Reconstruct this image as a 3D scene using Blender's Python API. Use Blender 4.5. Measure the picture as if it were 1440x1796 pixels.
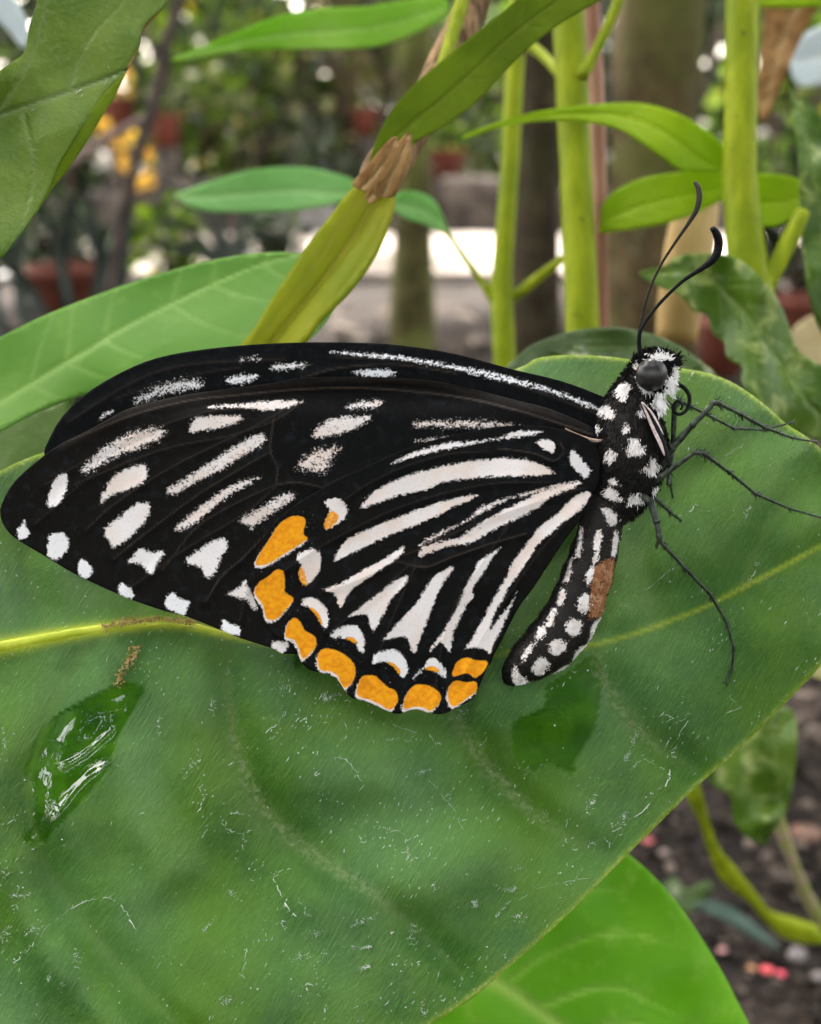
import bpy, math, random
import numpy as np
from mathutils import Vector
from mathutils.geometry import delaunay_2d_cdt

random.seed(7); RNG = np.random.default_rng(7)
scene = bpy.context.scene
for o in list(bpy.data.objects): bpy.data.objects.remove(o)
R_ = math.radians

# ------------------------------------------------------------------ camera
PITCH = R_(18); T = math.tan(R_(22.5))
CAM = np.array([0.0, -0.13, 0.30])
FW = np.array([0, math.cos(PITCH), -math.sin(PITCH)])
UP = np.array([0, math.sin(PITCH), math.cos(PITCH)])
RT = np.array([1.0, 0, 0])
cd = bpy.data.cameras.new('camera'); cam = bpy.data.objects.new('camera', cd)
scene.collection.objects.link(cam); scene.camera = cam
cam.location = CAM; cam.rotation_euler = (R_(90) - PITCH, 0, 0)
cd.sensor_fit = 'VERTICAL'; cd.sensor_height = 36; cd.sensor_width = 36 * 821 / 1024
cd.lens = 18 / T; cd.clip_start = 0.01; cd.clip_end = 400
cd.dof.use_dof = True; cd.dof.focus_distance = 0.1305; cd.dof.aperture_fstop = 25.0
cd.dof.aperture_blades = 0

# ------------------------------------------------------------------ world, sun, exposure
SUN_EL, SUN_AZ = 55, 322      # degrees; azimuth clockwise from +Y
w = bpy.data.worlds.new('World'); scene.world = w; w.use_nodes = True
wn = w.node_tree.nodes; bg = wn['Background']
sky = wn.new('ShaderNodeTexSky'); sky.sky_type = 'NISHITA'; sky.sun_disc = False
sky.sun_elevation = R_(SUN_EL); sky.sun_rotation = R_(SUN_AZ)
sky.air_density = 1.0; sky.dust_density = 4.0; sky.ozone_density = 1.0
hs = wn.new('ShaderNodeHueSaturation'); hs.inputs['Saturation'].default_value = .35      # thin high cloud takes the blue out
tn_ = wn.new('ShaderNodeMix'); tn_.data_type = 'RGBA'; tn_.blend_type = 'MULTIPLY'; tn_.inputs[0].default_value = 1; tn_.inputs[7].default_value = (1.06, 1.0, .90, 1)
w.node_tree.links.new(sky.outputs[0], hs.inputs['Color']); w.node_tree.links.new(hs.outputs[0], tn_.inputs[6])
w.node_tree.links.new(tn_.outputs[2], bg.inputs[0]); bg.inputs[1].default_value = 0.15
sd = bpy.data.lights.new('sun', 'SUN'); sun = bpy.data.objects.new('sun', sd)
scene.collection.objects.link(sun)
sd.energy = 2.4; sd.angle = R_(3); sd.color = (1.0, 0.95, 0.88)
dirv = Vector((math.sin(R_(SUN_AZ)) * math.cos(R_(SUN_EL)), math.cos(R_(SUN_AZ)) * math.cos(R_(SUN_EL)), math.sin(R_(SUN_EL))))
sun.rotation_euler = dirv.to_track_quat('Z', 'Y').to_euler(); sun.location = (0, 0, 5)
scene.view_settings.view_transform = 'Standard'; scene.view_settings.look = 'None'
scene.view_settings.gamma = 1; scene.view_settings.exposure = 3.65
scene.render.engine = 'CYCLES'
scene.cycles.max_bounces = 8; scene.cycles.transparent_max_bounces = 16

# ------------------------------------------------------------------ geometry helpers
def P(px, py, d):
    """point seen at photo pixel (px,py) at depth d centimetres along the view axis (metres out)"""
    px = np.asarray(px, float); py = np.asarray(py, float); d = np.asarray(d, float) / 100
    a = (px - 720) / 898 * T * d; b = (898 - py) / 898 * T * d
    return CAM + d[..., None] * FW + a[..., None] * RT + b[..., None] * UP
def G(px, py, h=0.0):
    """ground point seen at pixel"""
    v = FW + (px - 720) / 898 * T * RT + (898 - py) / 898 * T * UP
    t = (h - CAM[2]) / v[2]
    return CAM + v * t
def pxs(d): return d * 2 * T / 1796            # centimetres per photo pixel at depth d

def set_attrs(me, attrs):
    for k, a in attrs.items():
        at = me.attributes.new(k, 'FLOAT', 'POINT'); at.data.foreach_set('value', np.asarray(a, np.float32))
def tag(o, label=None, cat=None, group=None, kind=None):
    if label: o['label'] = label
    if cat: o['category'] = cat
    if group: o['group'] = group
    if kind: o['kind'] = kind
    return o
def empty(name, loc):
    o = bpy.data.objects.new(name, None); scene.collection.objects.link(o)
    o.location = loc; o.empty_display_size = 0.01
    return o
def mesh(name, v, f, mat, parent=None, origin=None, attrs=None, uv=None, smooth=True, solid=0):
    v = np.asarray(v, float)
    if parent is not None:
        wl = np.array(parent.location if parent.parent is None else
                      Vector(parent.location) + Vector(parent.parent.location))
        org = wl
    else:
        org = np.array(origin) if origin is not None else np.array([v[:, 0].mean(), v[:, 1].mean(), v[:, 2].min()])
    me = bpy.data.meshes.new(name)
    me.from_pydata((v - org).tolist(), [], [list(map(int, q)) for q in f])
    if smooth: me.shade_smooth()
    if attrs: set_attrs(me, attrs)
    if uv is not None:
        ul = me.uv_layers.new(name='uv'); idx = np.empty(len(me.loops), int); me.loops.foreach_get('vertex_index', idx)
        ul.data.foreach_set('uv', np.asarray(uv, np.float32)[idx].ravel())
    me.materials.append(mat)
    o = bpy.data.objects.new(name, me); scene.collection.objects.link(o)
    if parent is not None: o.parent = parent
    else: o.location = org
    if solid:
        s = o.modifiers.new('thickness', 'SOLIDIFY'); s.thickness = solid; s.offset = 0
    return o

def catmull(pts, n=6, closed=False):
    p = np.asarray(pts, float)
    if closed: q = np.vstack([p[-1], p, p[0], p[1]])
    else: q = np.vstack([2 * p[0] - p[1], p, 2 * p[-1] - p[-2]])
    out = []
    for i in range(1, len(q) - 2):
        a, b, c, d = q[i - 1], q[i], q[i + 1], q[i + 2]
        for k in range(n):
            t = k / n
            out.append(0.5 * (2 * b + (c - a) * t + (2 * a - 5 * b + 4 * c - d) * t * t + (-a + 3 * b - 3 * c + d) * t ** 3))
    if not closed: out.append(p[-1])
    return np.array(out)

def sdf(pts, poly):
    """signed distance, positive inside"""
    pts = np.asarray(pts, float); poly = np.asarray(poly, float)
    d = np.full(len(pts), 1e18); ins = np.zeros(len(pts), bool)
    n = len(poly)
    for i in range(n):
        a = poly[i]; b = poly[(i + 1) % n]; e = b - a; L = (e @ e) or 1e-9
        wv = pts - a; t = np.clip(wv @ e / L, 0, 1)
        dd = ((wv - t[:, None] * e) ** 2).sum(1); d = np.minimum(d, dd)
        c = (a[1] > pts[:, 1]) != (b[1] > pts[:, 1])
        if abs(e[1]) > 1e-12:
            xx = a[0] + (pts[:, 1] - a[1]) * e[0] / e[1]
            ins ^= c & (pts[:, 0] < xx)
    return np.where(ins, 1, -1) * np.sqrt(d)
def pdist(pts, line, extra=False):
    pts = np.asarray(pts, float); line = np.asarray(line, float)
    d = np.full(len(pts), 1e18); tt = np.zeros(len(pts)); sd_ = np.zeros(len(pts)); n = len(line) - 1
    for i in range(n):
        a, b = line[i], line[i + 1]; e = b - a; L = (e @ e) or 1e-9
        wv = pts - a; t = np.clip(wv @ e / L, 0, 1); dd = ((wv - t[:, None] * e) ** 2).sum(1)
        m = dd < d; d[m] = dd[m]; tt[m] = (i + t[m]) / n
        sd_[m] = np.sign(e[0] * wv[m, 1] - e[1] * wv[m, 0])
    d = np.sqrt(d)
    return (d, tt, sd_) if extra else d

def sheet2d(outline, sp):
    """triangulate an outline with interior points; returns Nx2 px verts and triangles"""
    o = np.asarray(outline, float)
    # resample the outline
    q = []
    for i in range(len(o)):
        a, b = o[i], o[(i + 1) % len(o)]; L = np.hypot(*(b - a)); k = max(1, int(round(L / sp)))
        for j in range(k): q.append(a + (b - a) * j / k)
    q = np.array(q)
    x0, y0 = q.min(0); x1, y1 = q.max(0)
    gx = np.arange(x0, x1, sp); gy = np.arange(y0, y1, sp * .866)
    X, Y = np.meshgrid(gx, gy); X[1::2] += sp / 2
    g = np.stack([X.ravel(), Y.ravel()], 1)
    g = g + RNG.uniform(-.12, .12, g.shape) * sp
    g = g[sdf(g, q) > sp * .55]
    allp = np.vstack([q, g])
    res = delaunay_2d_cdt([Vector(p) for p in allp], [], [list(range(len(q)))], 1, 1e-5)
    v = np.array([[p.x, p.y] for p in res[0]]); f = [t for t in res[2] if len(t) >= 3]
    return v, f

def vnoise(x, y, s, seed=0):
    """smooth value noise, about -1..1"""
    r = np.random.default_rng(seed).uniform(-1, 1, (64, 64))
    x = np.asarray(x) / s + 100; y = np.asarray(y) / s + 100
    xi = np.floor(x).astype(int); yi = np.floor(y).astype(int); fx = x - xi; fy = y - yi
    fx = fx * fx * (3 - 2 * fx); fy = fy * fy * (3 - 2 * fy)
    g = lambda a, b: r[a % 64, b % 64]
    return (g(xi, yi) * (1 - fx) + g(xi + 1, yi) * fx) * (1 - fy) + (g(xi, yi + 1) * (1 - fx) + g(xi + 1, yi + 1) * fx) * fy

class MB:
    def __init__(s): s.v = []; s.f = []; s.a = []; s.n = 0
    def add(s, v, f, a=0.0):
        v = np.asarray(v, float); s.v.append(v); s.f += [tuple(int(i) + s.n for i in q) for q in f]
        s.a.append(np.full(len(v), a) if np.isscalar(a) else np.asarray(a)); s.n += len(v)
    def tube(s, pts, rad, seg=8, sub=4, a=0.0, flat=1.0):
        pts = np.asarray(pts, float); rad = np.broadcast_to(np.asarray(rad, float), (len(pts),))
        if sub > 1:
            pr = catmull(np.column_stack([pts, rad]), sub); pts, rad = pr[:, :3], np.maximum(pr[:, 3], 1e-6)
        tn = np.gradient(pts, axis=0); tn /= np.linalg.norm(tn, axis=1)[:, None] + 1e-12
        u = np.cross(tn[0], [0.3, 1, 0.2]); u /= np.linalg.norm(u)
        V = []; th = np.arange(seg) / seg * 2 * math.pi
        for i in range(len(pts)):
            u = u - (u @ tn[i]) * tn[i]; u /= np.linalg.norm(u); wv = np.cross(tn[i], u)
            V.append(pts[i] + rad[i] * (np.cos(th)[:, None] * u + flat * np.sin(th)[:, None] * wv))
        V = np.vstack(V); F = []
        n = len(pts)
        for i in range(n - 1):
            for k in range(seg):
                k2 = (k + 1) % seg
                F.append((i * seg + k, i * seg + k2, (i + 1) * seg + k2, (i + 1) * seg + k))
        F.append(tuple(range(seg))[::-1]); F.append(tuple((n - 1) * seg + k for k in range(seg)))
        s.add(V, F, a); return s
    def blob(s, c, r, a=0.0, seg=8, rings=5, rough=0.15, rot=None):
        V = []; F = []
        for i in range(rings + 1):
            ph = math.pi * i / rings
            for k in range(seg):
                th = 2 * math.pi * k / seg
                V.append([math.sin(ph) * math.cos(th), math.sin(ph) * math.sin(th), math.cos(ph)])
        V = np.array(V) * (1 + RNG.uniform(-rough, rough, (len(V), 1))) * np.asarray(r)
        if rot is not None: V = V @ rot.T
        for i in range(rings):
            for k in range(seg):
                k2 = (k + 1) % seg
                F.append((i * seg + k, (i + 1) * seg + k, (i + 1) * seg + k2, i * seg + k2))
        s.add(V + np.asarray(c), F, a); return s
    def build(s, name, mat, parent=None, origin=None, smooth=True, attr='tint'):
        return mesh(name, np.vstack(s.v), s.f, mat, parent, origin, {attr: np.concatenate(s.a)}, smooth=smooth)

# ------------------------------------------------------------------ material helpers
class NT:
    def __init__(s, name):
        s.m = bpy.data.materials.new(name); s.m.use_nodes = True; s.t = s.m.node_tree; s.t.nodes.clear()
        s.out = s.t.nodes.new('ShaderNodeOutputMaterial')
    def n(s, typ, **kw):
        nd = s.t.nodes.new(typ)
        for k, v in kw.items():
            if k.startswith('_'): setattr(nd, k[1:], v)
        return nd
    def put(s, sock, val):
        if val is None: return
        if hasattr(val, 'is_output'): s.t.links.new(val, sock)
        else:
            if sock.type == 'RGBA' and len(val) == 3: val = (*val, 1)
            sock.default_value = val
    def math(s, op, a, b=None, c=None, clamp=False):
        nd = s.n('ShaderNodeMath'); nd.operation = op; nd.use_clamp = clamp
        s.put(nd.inputs[0], a); s.put(nd.inputs[1], b); s.put(nd.inputs[2], c); return nd.outputs[0]
    def attr(s, name):
        nd = s.n('ShaderNodeAttribute'); nd.attribute_name = name; return nd.outputs['Fac']
    def obj(s, scale=(1, 1, 1), rot=(0, 0, 0), uv=False, random_off=False):
        tc = s.n('ShaderNodeTexCoord'); mp = s.n('ShaderNodeMapping')
        s.t.links.new(tc.outputs['UV' if uv else 'Object'], mp.inputs[0])
        mp.inputs['Scale'].default_value = scale if not np.isscalar(scale) else (scale,) * 3
        mp.inputs['Rotation'].default_value = rot
        return mp.outputs[0]
    def noise(s, vec, scale, detail=3, rough=.55, dist=0):
        nd = s.n('ShaderNodeTexNoise'); s.put(nd.inputs['Vector'], vec)
        nd.inputs['Scale'].default_value = scale; nd.inputs['Detail'].default_value = detail
        nd.inputs['Roughness'].default_value = rough; nd.inputs['Distortion'].default_value = dist
        return nd.outputs['Fac']
    def vor(s, vec, scale, feat='F1'):
        nd = s.n('ShaderNodeTexVoronoi'); nd.feature = feat; s.put(nd.inputs['Vector'], vec)
        nd.inputs['Scale'].default_value = scale; return nd
    def ramp(s, x, lo, hi):
        nd = s.n('ShaderNodeMapRange'); nd.interpolation_type = 'SMOOTHSTEP'
        s.put(nd.inputs['Value'], x); s.put(nd.inputs['From Min'], lo); s.put(nd.inputs['From Max'], hi); return nd.outputs[0]
    def mix(s, f, a, b):
        nd = s.n('ShaderNodeMix'); nd.data_type = 'RGBA'
        s.put(nd.inputs[0], f); s.put(nd.inputs[6], a); s.put(nd.inputs[7], b); return nd.outputs[2]
    def mixf(s, f, a, b):
        nd = s.n('ShaderNodeMix'); nd.data_type = 'FLOAT'
        s.put(nd.inputs[0], f); s.put(nd.inputs[2], a); s.put(nd.inputs[3], b); return nd.outputs[0]
    def bump(s, h, strength, dist, normal=None):
        nd = s.n('ShaderNodeBump'); s.put(nd.inputs['Height'], h)
        nd.inputs['Strength'].default_value = strength; nd.inputs['Distance'].default_value = dist
        if normal: s.put(nd.inputs['Normal'], normal)
        return nd.outputs[0]
    def pbsdf(s, col, rough=.5, spec=.5, normal=None, **kw):
        nd = s.n('ShaderNodeBsdfPrincipled'); s.put(nd.inputs['Base Color'], col); s.put(nd.inputs['Roughness'], rough)
        s.put(nd.inputs['Specular IOR Level'], spec)
        if normal: s.put(nd.inputs['Normal'], normal)
        for k, v in kw.items(): s.put(nd.inputs[k.replace('_', ' ')], v)
        return nd.outputs[0]
    def translucent(s, sh, col, f):
        t = s.n('ShaderNodeBsdfTranslucent'); s.put(t.inputs[0], col)
        mx = s.n('ShaderNodeMixShader'); s.put(mx.inputs[0], f); s.put(mx.inputs[1], sh); s.put(mx.inputs[2], t.outputs[0])
        return mx.outputs[0]
    def done(s, sh): s.t.links.new(sh, s.out.inputs[0]); return s.m

def stemmat(name, c1, c2, dark):
    t = NT(name); v = t.obj((1, 1, .12)); n = t.noise(v, 260, 4, .6); b = t.noise(t.obj(), 55, 4, .6); sp = t.noise(t.obj(), 420, 3, .7)
    c = t.mix(t.ramp(n, .35, .65), c1, c2); c = t.mix(t.math('MULTIPLY', t.ramp(b, .5, .7), .55), c, dark); c = t.mix(t.math('MULTIPLY', t.ramp(sp, .66, .72), .7), c, (.12, .08, .02))
    sh = t.pbsdf(c, .5, .22, t.bump(t.math('ADD', n, sp), .5, .0006))
    return t.done(t.translucent(sh, c, .18))

def simple(name, c1, c2, scale=50, rough=.6, spec=.4, bump=0.3, bd=0.001, detail=4, stretch=(1, 1, 1)):
    t = NT(name); v = t.obj(stretch); n = t.noise(v, scale, detail)
    c = t.mix(t.ramp(n, .35, .65), c1, c2)
    return t.done(t.pbsdf(c, rough, spec, t.bump(n, bump, bd)))

def leafmat(name, c1, c2, vein, rough=.4, spec=.5, trans=.25, tcol=None, nscale=60, veinstr=.8, bump=.0008, spots=None):
    """attributes: vein (0..1), edge (0..1)"""
    t = NT(name); v = t.obj()
    n = t.noise(v, nscale, 4); n2 = t.noise(v, nscale * 12, 3)
    c = t.mix(t.ramp(n, .35, .65), c1, c2)
    c = t.mix(t.math('MULTIPLY', t.ramp(n2, .5, .75), .25), c, vein)
    c = t.mix(t.math('MULTIPLY', t.attr('vein'), veinstr, clamp=True), c, vein)
    if spots:
        sv = t.noise(v, nscale * 2.6, 4, .6, .8); c = t.mix(t.ramp(sv, .53, .66), c, spots)
    h = t.math('ADD', t.math('MULTIPLY', t.attr('vein'), -.8), t.math('MULTIPLY', n2, .25))
    nm = t.bump(h, .7, bump)
    sh = t.pbsdf(c, t.mixf(n, rough * .8, rough * 1.25), spec, nm)
    tc = t.mix(.6, c, tcol) if tcol else c
    return t.done(t.translucent(sh, tc, trans))

# ================================================================== THE SETTING
def soil_mat():
    t = NT('dark_soil'); v = t.obj()
    n = t.noise(v, 110, 6, .8); vo = t.vor(v, 160).outputs['Distance']; n3 = t.noise(v, 5, 3)
    c = t.mix(t.ramp(n, .40, .64), (.008, .006, .005), (.062, .044, .035))
    c = t.mix(t.math('MULTIPLY', t.ramp(n3, .5, .7), .6), c, (.10, .07, .055))
    vc = t.vor(v, 90); c = t.mix(t.math('MULTIPLY', t.math('LESS_THAN', vc.outputs['Distance'], .2), t.ramp(t.noise(v, 30, 1), .58, .62)), c, (.22, .18, .155))
    return t.done(t.pbsdf(c, .85, .3, t.bump(t.math('ADD', n, vo), 1, .006)))
def ground():
    # dense near the camera, coarser to the horizon
    xs = np.concatenate([-np.geomspace(150, .9, 14), np.linspace(-.8, .8, 110), np.geomspace(.9, 150, 14)])
    ys = np.concatenate([-np.geomspace(150, .3, 10), np.linspace(-.2, 2.0, 140), np.geomspace(2.1, 150, 20)])
    X, Y = np.meshgrid(xs, ys); m = (np.abs(X) < .85) & (Y < 2.1) & (Y > -.25)
    Z = np.where(m, .006 * vnoise(X, Y, .06, 1) + .004 * vnoise(X, Y, .025, 2), 0) - .006
    v = np.stack([X, Y, Z], -1).reshape(-1, 3); w_ = len(xs); f = []
    for j in range(len(ys) - 1):
        for i in range(w_ - 1): f.append((j * w_ + i, j * w_ + i + 1, (j + 1) * w_ + i + 1, (j + 1) * w_ + i))
    tag(mesh('soil_ground', v, f, soil_mat(), origin=(0, 0, 0)), kind='structure')
ground()
def path():
    t = NT('pale_paving'); v = t.obj(); n = t.noise(v, 8, 5); n2 = t.noise(v, 60, 4)
    c = t.mix(t.ramp(n, .4, .65), (.26, .22, .19), (.38, .33, .29)); c = t.mix(t.math('MULTIPLY', n2, .3), c, (.4, .34, .3))
    m = t.done(t.pbsdf(c, .8, .3, t.bump(n2, .4, .004)))
    mb = MB(); y0, y1 = 2.2, 3.0
    for x0 in np.arange(-6, 6, .6):
        b = np.array([[x0 + .004, y0], [x0 + .596, y0], [x0 + .596, y1], [x0 + .004, y1]])
        vv = [[p[0], p[1], z] for z in (-.03, .012) for p in b]
        mb.add(vv, [(4, 5, 6, 7), (0, 1, 5, 4), (1, 2, 6, 5), (2, 3, 7, 6), (3, 0, 4, 7)])
    tag(mb.build('path', m, smooth=False), kind='structure')
path()
stone_m = simple('weathered_stone', (.03, .024, .02), (.11, .09, .075), 14, .85, .3, .6, .01)
pale_stone_m = simple('pale_stone', (.13, .125, .12), (.25, .24, .23), 10, .8, .3, .5, .01)
def rblock(x0, x1, y0, y1, z1):
    mb = MB(); n = 6; b = .012
    xs = [x0, x0 + b, *np.linspace(x0 + b, x1 - b, n)[1:-1], x1 - b, x1]; ys = [y0, y0 + b, (y0 + y1) / 2, y1 - b, y1]
    V = []; F = []
    W = len(xs)
    for j, y in enumerate(ys):
        for i, x in enumerate(xs):
            e = (i in (0, W - 1)) or (j in (0, 4))
            V.append([x, y, z1 - (b if e else 0) + RNG.uniform(-.003, .003)])
    top = len(V)
    for j, y in enumerate(ys):
        for i, x in enumerate(xs): V.append([x, y, -.03])
    for j in range(4):
        for i in range(W - 1): F.append((j * W + i, j * W + i + 1, (j + 1) * W + i + 1, (j + 1) * W + i))
    for i in range(W - 1):
        F.append((i, top + i, top + i + 1, i + 1)); a = 4 * W; F.append((a + i + 1, top + a + i + 1, top + a + i, a + i))
    for j in range(4):
        F.append((j * W, (j + 1) * W, top + (j + 1) * W, top + j * W)); a = W - 1; F.append((j * W + a, top + j * W + a, top + (j + 1) * W + a, (j + 1) * W + a))
    mb.add(V, F); return mb
KL = [(-9999, 'grey kerb stone beyond the left edge, end of the row behind the path'), (0, 'grey kerb stone behind the curled leaf at left, beyond the path'), (230, 'dark kerb stone behind the small palm-like plant, beyond the path'),
      (455, 'whitish kerb stone, palest of the row behind the path, left of yellow sheath'), (600, 'brown-grey kerb stone behind yellow sheath, in the row behind the path'), (770, 'brown-grey kerb stone between slim mossy trunk and thin stem, behind the path'),
      (900, 'dark kerb stone behind the upright stems, in the row behind the path'), (1100, 'kerb stone behind the wide mossy trunk, in the row behind the path'), (1300, 'kerb stone behind the glossy leaves at right, in the row behind the path'), (1500, 'kerb stone beyond the right edge, end of the row behind the path')]
for k, (x0p, lab) in enumerate(KL):
    a_ = max(x0p, -260); b_ = KL[k + 1][0] if k + 1 < len(KL) else 1800
    X0, X1 = [(q - 720) / 898 * T * 3.05 for q in (a_, b_)]
    h = [.12, .10, .13, .11, .12, .14, .11, .13, .12, .12][k]
    tag(rblock(X0, X1 - .02, 3.03 + .01 * (k % 3), 3.2, h).build('kerb_stone', pale_stone_m if k == 3 else stone_m), lab, 'kerb stone', 'kerb stones along the far side of the path')

# ------------------------------------------------------------------ traced leaves
def traced_leaf(name, outline, sp, depth, mat, midrib=None, laterals=(), parent=None, mw=5, lw=3, smooth_outline=True, solid=.0002, uvscale=1, origin=None, extra=None):
    ol = catmull(outline, 4, True) if smooth_outline else np.asarray(outline, float)
    v2, f = sheet2d(ol, sp)
    vein = np.zeros(len(v2)); dm = None
    if midrib is not None:
        ml = catmull(midrib, 6); dm, tt, sg = pdist(v2, ml, True)
        wloc = mw * (1.2 - .7 * tt)
        vein = np.maximum(vein, np.exp(-(dm / wloc) ** 2))
    for L in laterals:
        dl, tl, _ = pdist(v2, catmull(L, 5), True)
        vein = np.maximum(vein, .55 * (1 - .6 * tl) * np.exp(-(dl / (lw * (1.25 - .5 * tl))) ** 2))
    d = depth(v2[:, 0], v2[:, 1]) if callable(depth) else np.full(len(v2), float(depth))
    if dm is not None: d = d - .0018 * np.minimum(dm, 60) * pxs(d.mean()) / .006 * .5
    d = d + .12 * vein * pxs(d.mean()) * mw * .15
    v3 = P(v2[:, 0], v2[:, 1], d)
    at = {'vein': vein, 'edge': np.exp(-(np.abs(sdf(v2, ol)) / 5) ** 2)}
    if extra: at.update(extra(v2))
    return mesh(name, v3, [tuple(t)[::-1] for t in f], mat, parent, origin, at, uv=v2 / 100, solid=solid)

def auto_laterals(mid, n, ang, length, side=(-1, 1), start=.08, end=.92, curve=.3):
    m = catmull(mid, 8); out = []
    for i in range(n):
        t = min(.97, max(.03, start + (end - start) * (i + RNG.uniform(-.3, .3)) / max(1, n - 1))); k = min(len(m) - 2, int(t * (len(m) - 1))); p = m[k]; dv = m[k + 1] - m[k]; dv /= np.linalg.norm(dv)
        L = length * math.sin(math.pi * (.15 + .8 * t)) ** .7 if length > 0 else -length
        for s in side:
            a = ang * s * RNG.uniform(.85, 1.15); e = np.array([dv[0] * math.cos(a) - dv[1] * math.sin(a), dv[0] * math.sin(a) + dv[1] * math.cos(a)])
            q = p + e * L * .5; r = q + (e + dv * curve) * L * .5
            out.append([p, q, r])
    return out

# ---- the big leaf the butterfly stands on
LEAF_OUT = [(905, 648), (940, 630), (1000, 624), (1080, 628), (1180, 645), (1240, 655), (1290, 675), (1340, 710), (1380, 745), (1425, 775), (1465, 820), (1500, 900), (1510, 1000), (1485, 1090), (1440, 1165), (1375, 1235), (1300, 1310), (1200, 1400), (1100, 1500), (1000, 1600), (900, 1690), (820, 1755), (740, 1805), (600, 1880), (400, 1950), (150, 1960), (-60, 1900), (-200, 1700), (-280, 1400), (-270, 1150), (-180, 960), (-60, 865), (60, 800), (250, 755), (500, 720), (750, 690)]
MIDRIB = [(-280, 1165), (-100, 1148), (0, 1135), (150, 1108), (300, 1094), (420, 1119), (560, 1150), (700, 1158), (860, 1148), (1040, 1131), (1200, 1080), (1320, 1022), (1440, 958), (1510, 930)]
VEINS = [[(395, 1117), (405, 1250), (440, 1380), (520, 1475), (640, 1560), (720, 1620), (800, 1700)],
         [(760, 1160), (800, 1260), (860, 1350), (950, 1440), (1060, 1500)],
         [(160, 1108), (90, 1250), (50, 1400), (90, 1530), (190, 1670), (300, 1790), (380, 1880)],
         [(1040, 1131), (1060, 1200), (1130, 1290), (1220, 1350)],
         [(1150, 1100), (1130, 960), (1190, 860), (1300, 785), (1370, 750)],
         [(100, 1116), (60, 1040), (55, 980), (100, 900)], [(330, 1095), (300, 1010), (350, 900)],
         [(230, 1098), (262, 1040), (258, 1000)], [(1300, 1030), (1350, 920), (1440, 830)],
         [(-60, 1145), (-120, 1300), (-140, 1500), (-60, 1700)], [(900, 1145), (960, 1000), (1060, 900)]]
MIDC = catmull(MIDRIB, 8); VC = [catmull(v, 6) for v in VEINS]
RIDGES = [(catmull(a_, 5), s_, m_) for a_, s_, m_ in [([(10,1530),(80,1660),(180,1780),(280,1870)], 42, .12), ([(540,1570),(690,1560),(840,1510)], 62, .16), ([(225,1330),(240,1430),(300,1530)], 42, .11), ([(1130,1010),(1290,960),(1400,900)], 60, .08), ([(560,1360),(700,1390)], 50, .07), ([(360,1660),(480,1730)], 60, .10)]]
def leaf_depth(px, py):
    px = np.asarray(px, float); py = np.asarray(py, float)
    shp = px.shape; q = np.stack([px.ravel(), py.ravel()], 1)
    y = q[:, 1]; x = q[:, 0]
    base = np.interp(y, [600, 800, 1000, 1130, 1300, 1500, 1800, 2000], [14.5, 13.95, 13.60, 13.42, 13.28, 13.0, 12.45, 12.0])
    dm, tm, sg = pdist(q, MIDC, True)
    b = base + .05 * np.exp(-(dm / 22) ** 2) * np.where(x < 520, -1.2, 1.0)
    b = b + .22 * (1 - np.exp(-(dm / 170) ** 2)) * np.where(sg > 0, -.35, .15)
    vv = np.zeros(len(q))
    for v in VC: vv = np.maximum(vv, np.exp(-(pdist(q, v) / 34) ** 2))
    b = b + .13 * vv * np.clip(dm / 60, 0, 1)
    b = b - .15 * vnoise(x + y * .6, y - x * .3, 230, 5) - .06 * vnoise(x, y, 120, 6) - .014 * vnoise(x, y, 52, 7)
    for L_, sg_, am in RIDGES: b = b - am * np.exp(-(pdist(q, L_) / sg_) ** 2)
    # right of the butterfly the blade turns slightly away
    b = b + .0006 * np.clip(x - 1150, 0, 400)
    # curling outer rim
    return b.reshape(shp)
PUDDLE = [(52, 1330), (46, 1352), (62, 1385), (64, 1420), (58, 1452), (42, 1474), (70, 1480), (98, 1452), (122, 1432), (160, 1388), (184, 1360), (200, 1320), (213, 1282), (240, 1240), (252, 1215), (235, 1200), (200, 1205), (165, 1222), (120, 1246), (88, 1268), (66, 1300)]
WET2 = [(900, 1290), (903, 1330), (935, 1352), (960, 1340), (985, 1350), (1005, 1358), (1012, 1328), (1038, 1290), (1048, 1240), (1052, 1190), (1040, 1150), (990, 1185), (958, 1205), (955, 1240), (922, 1256), (902, 1268)]
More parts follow.
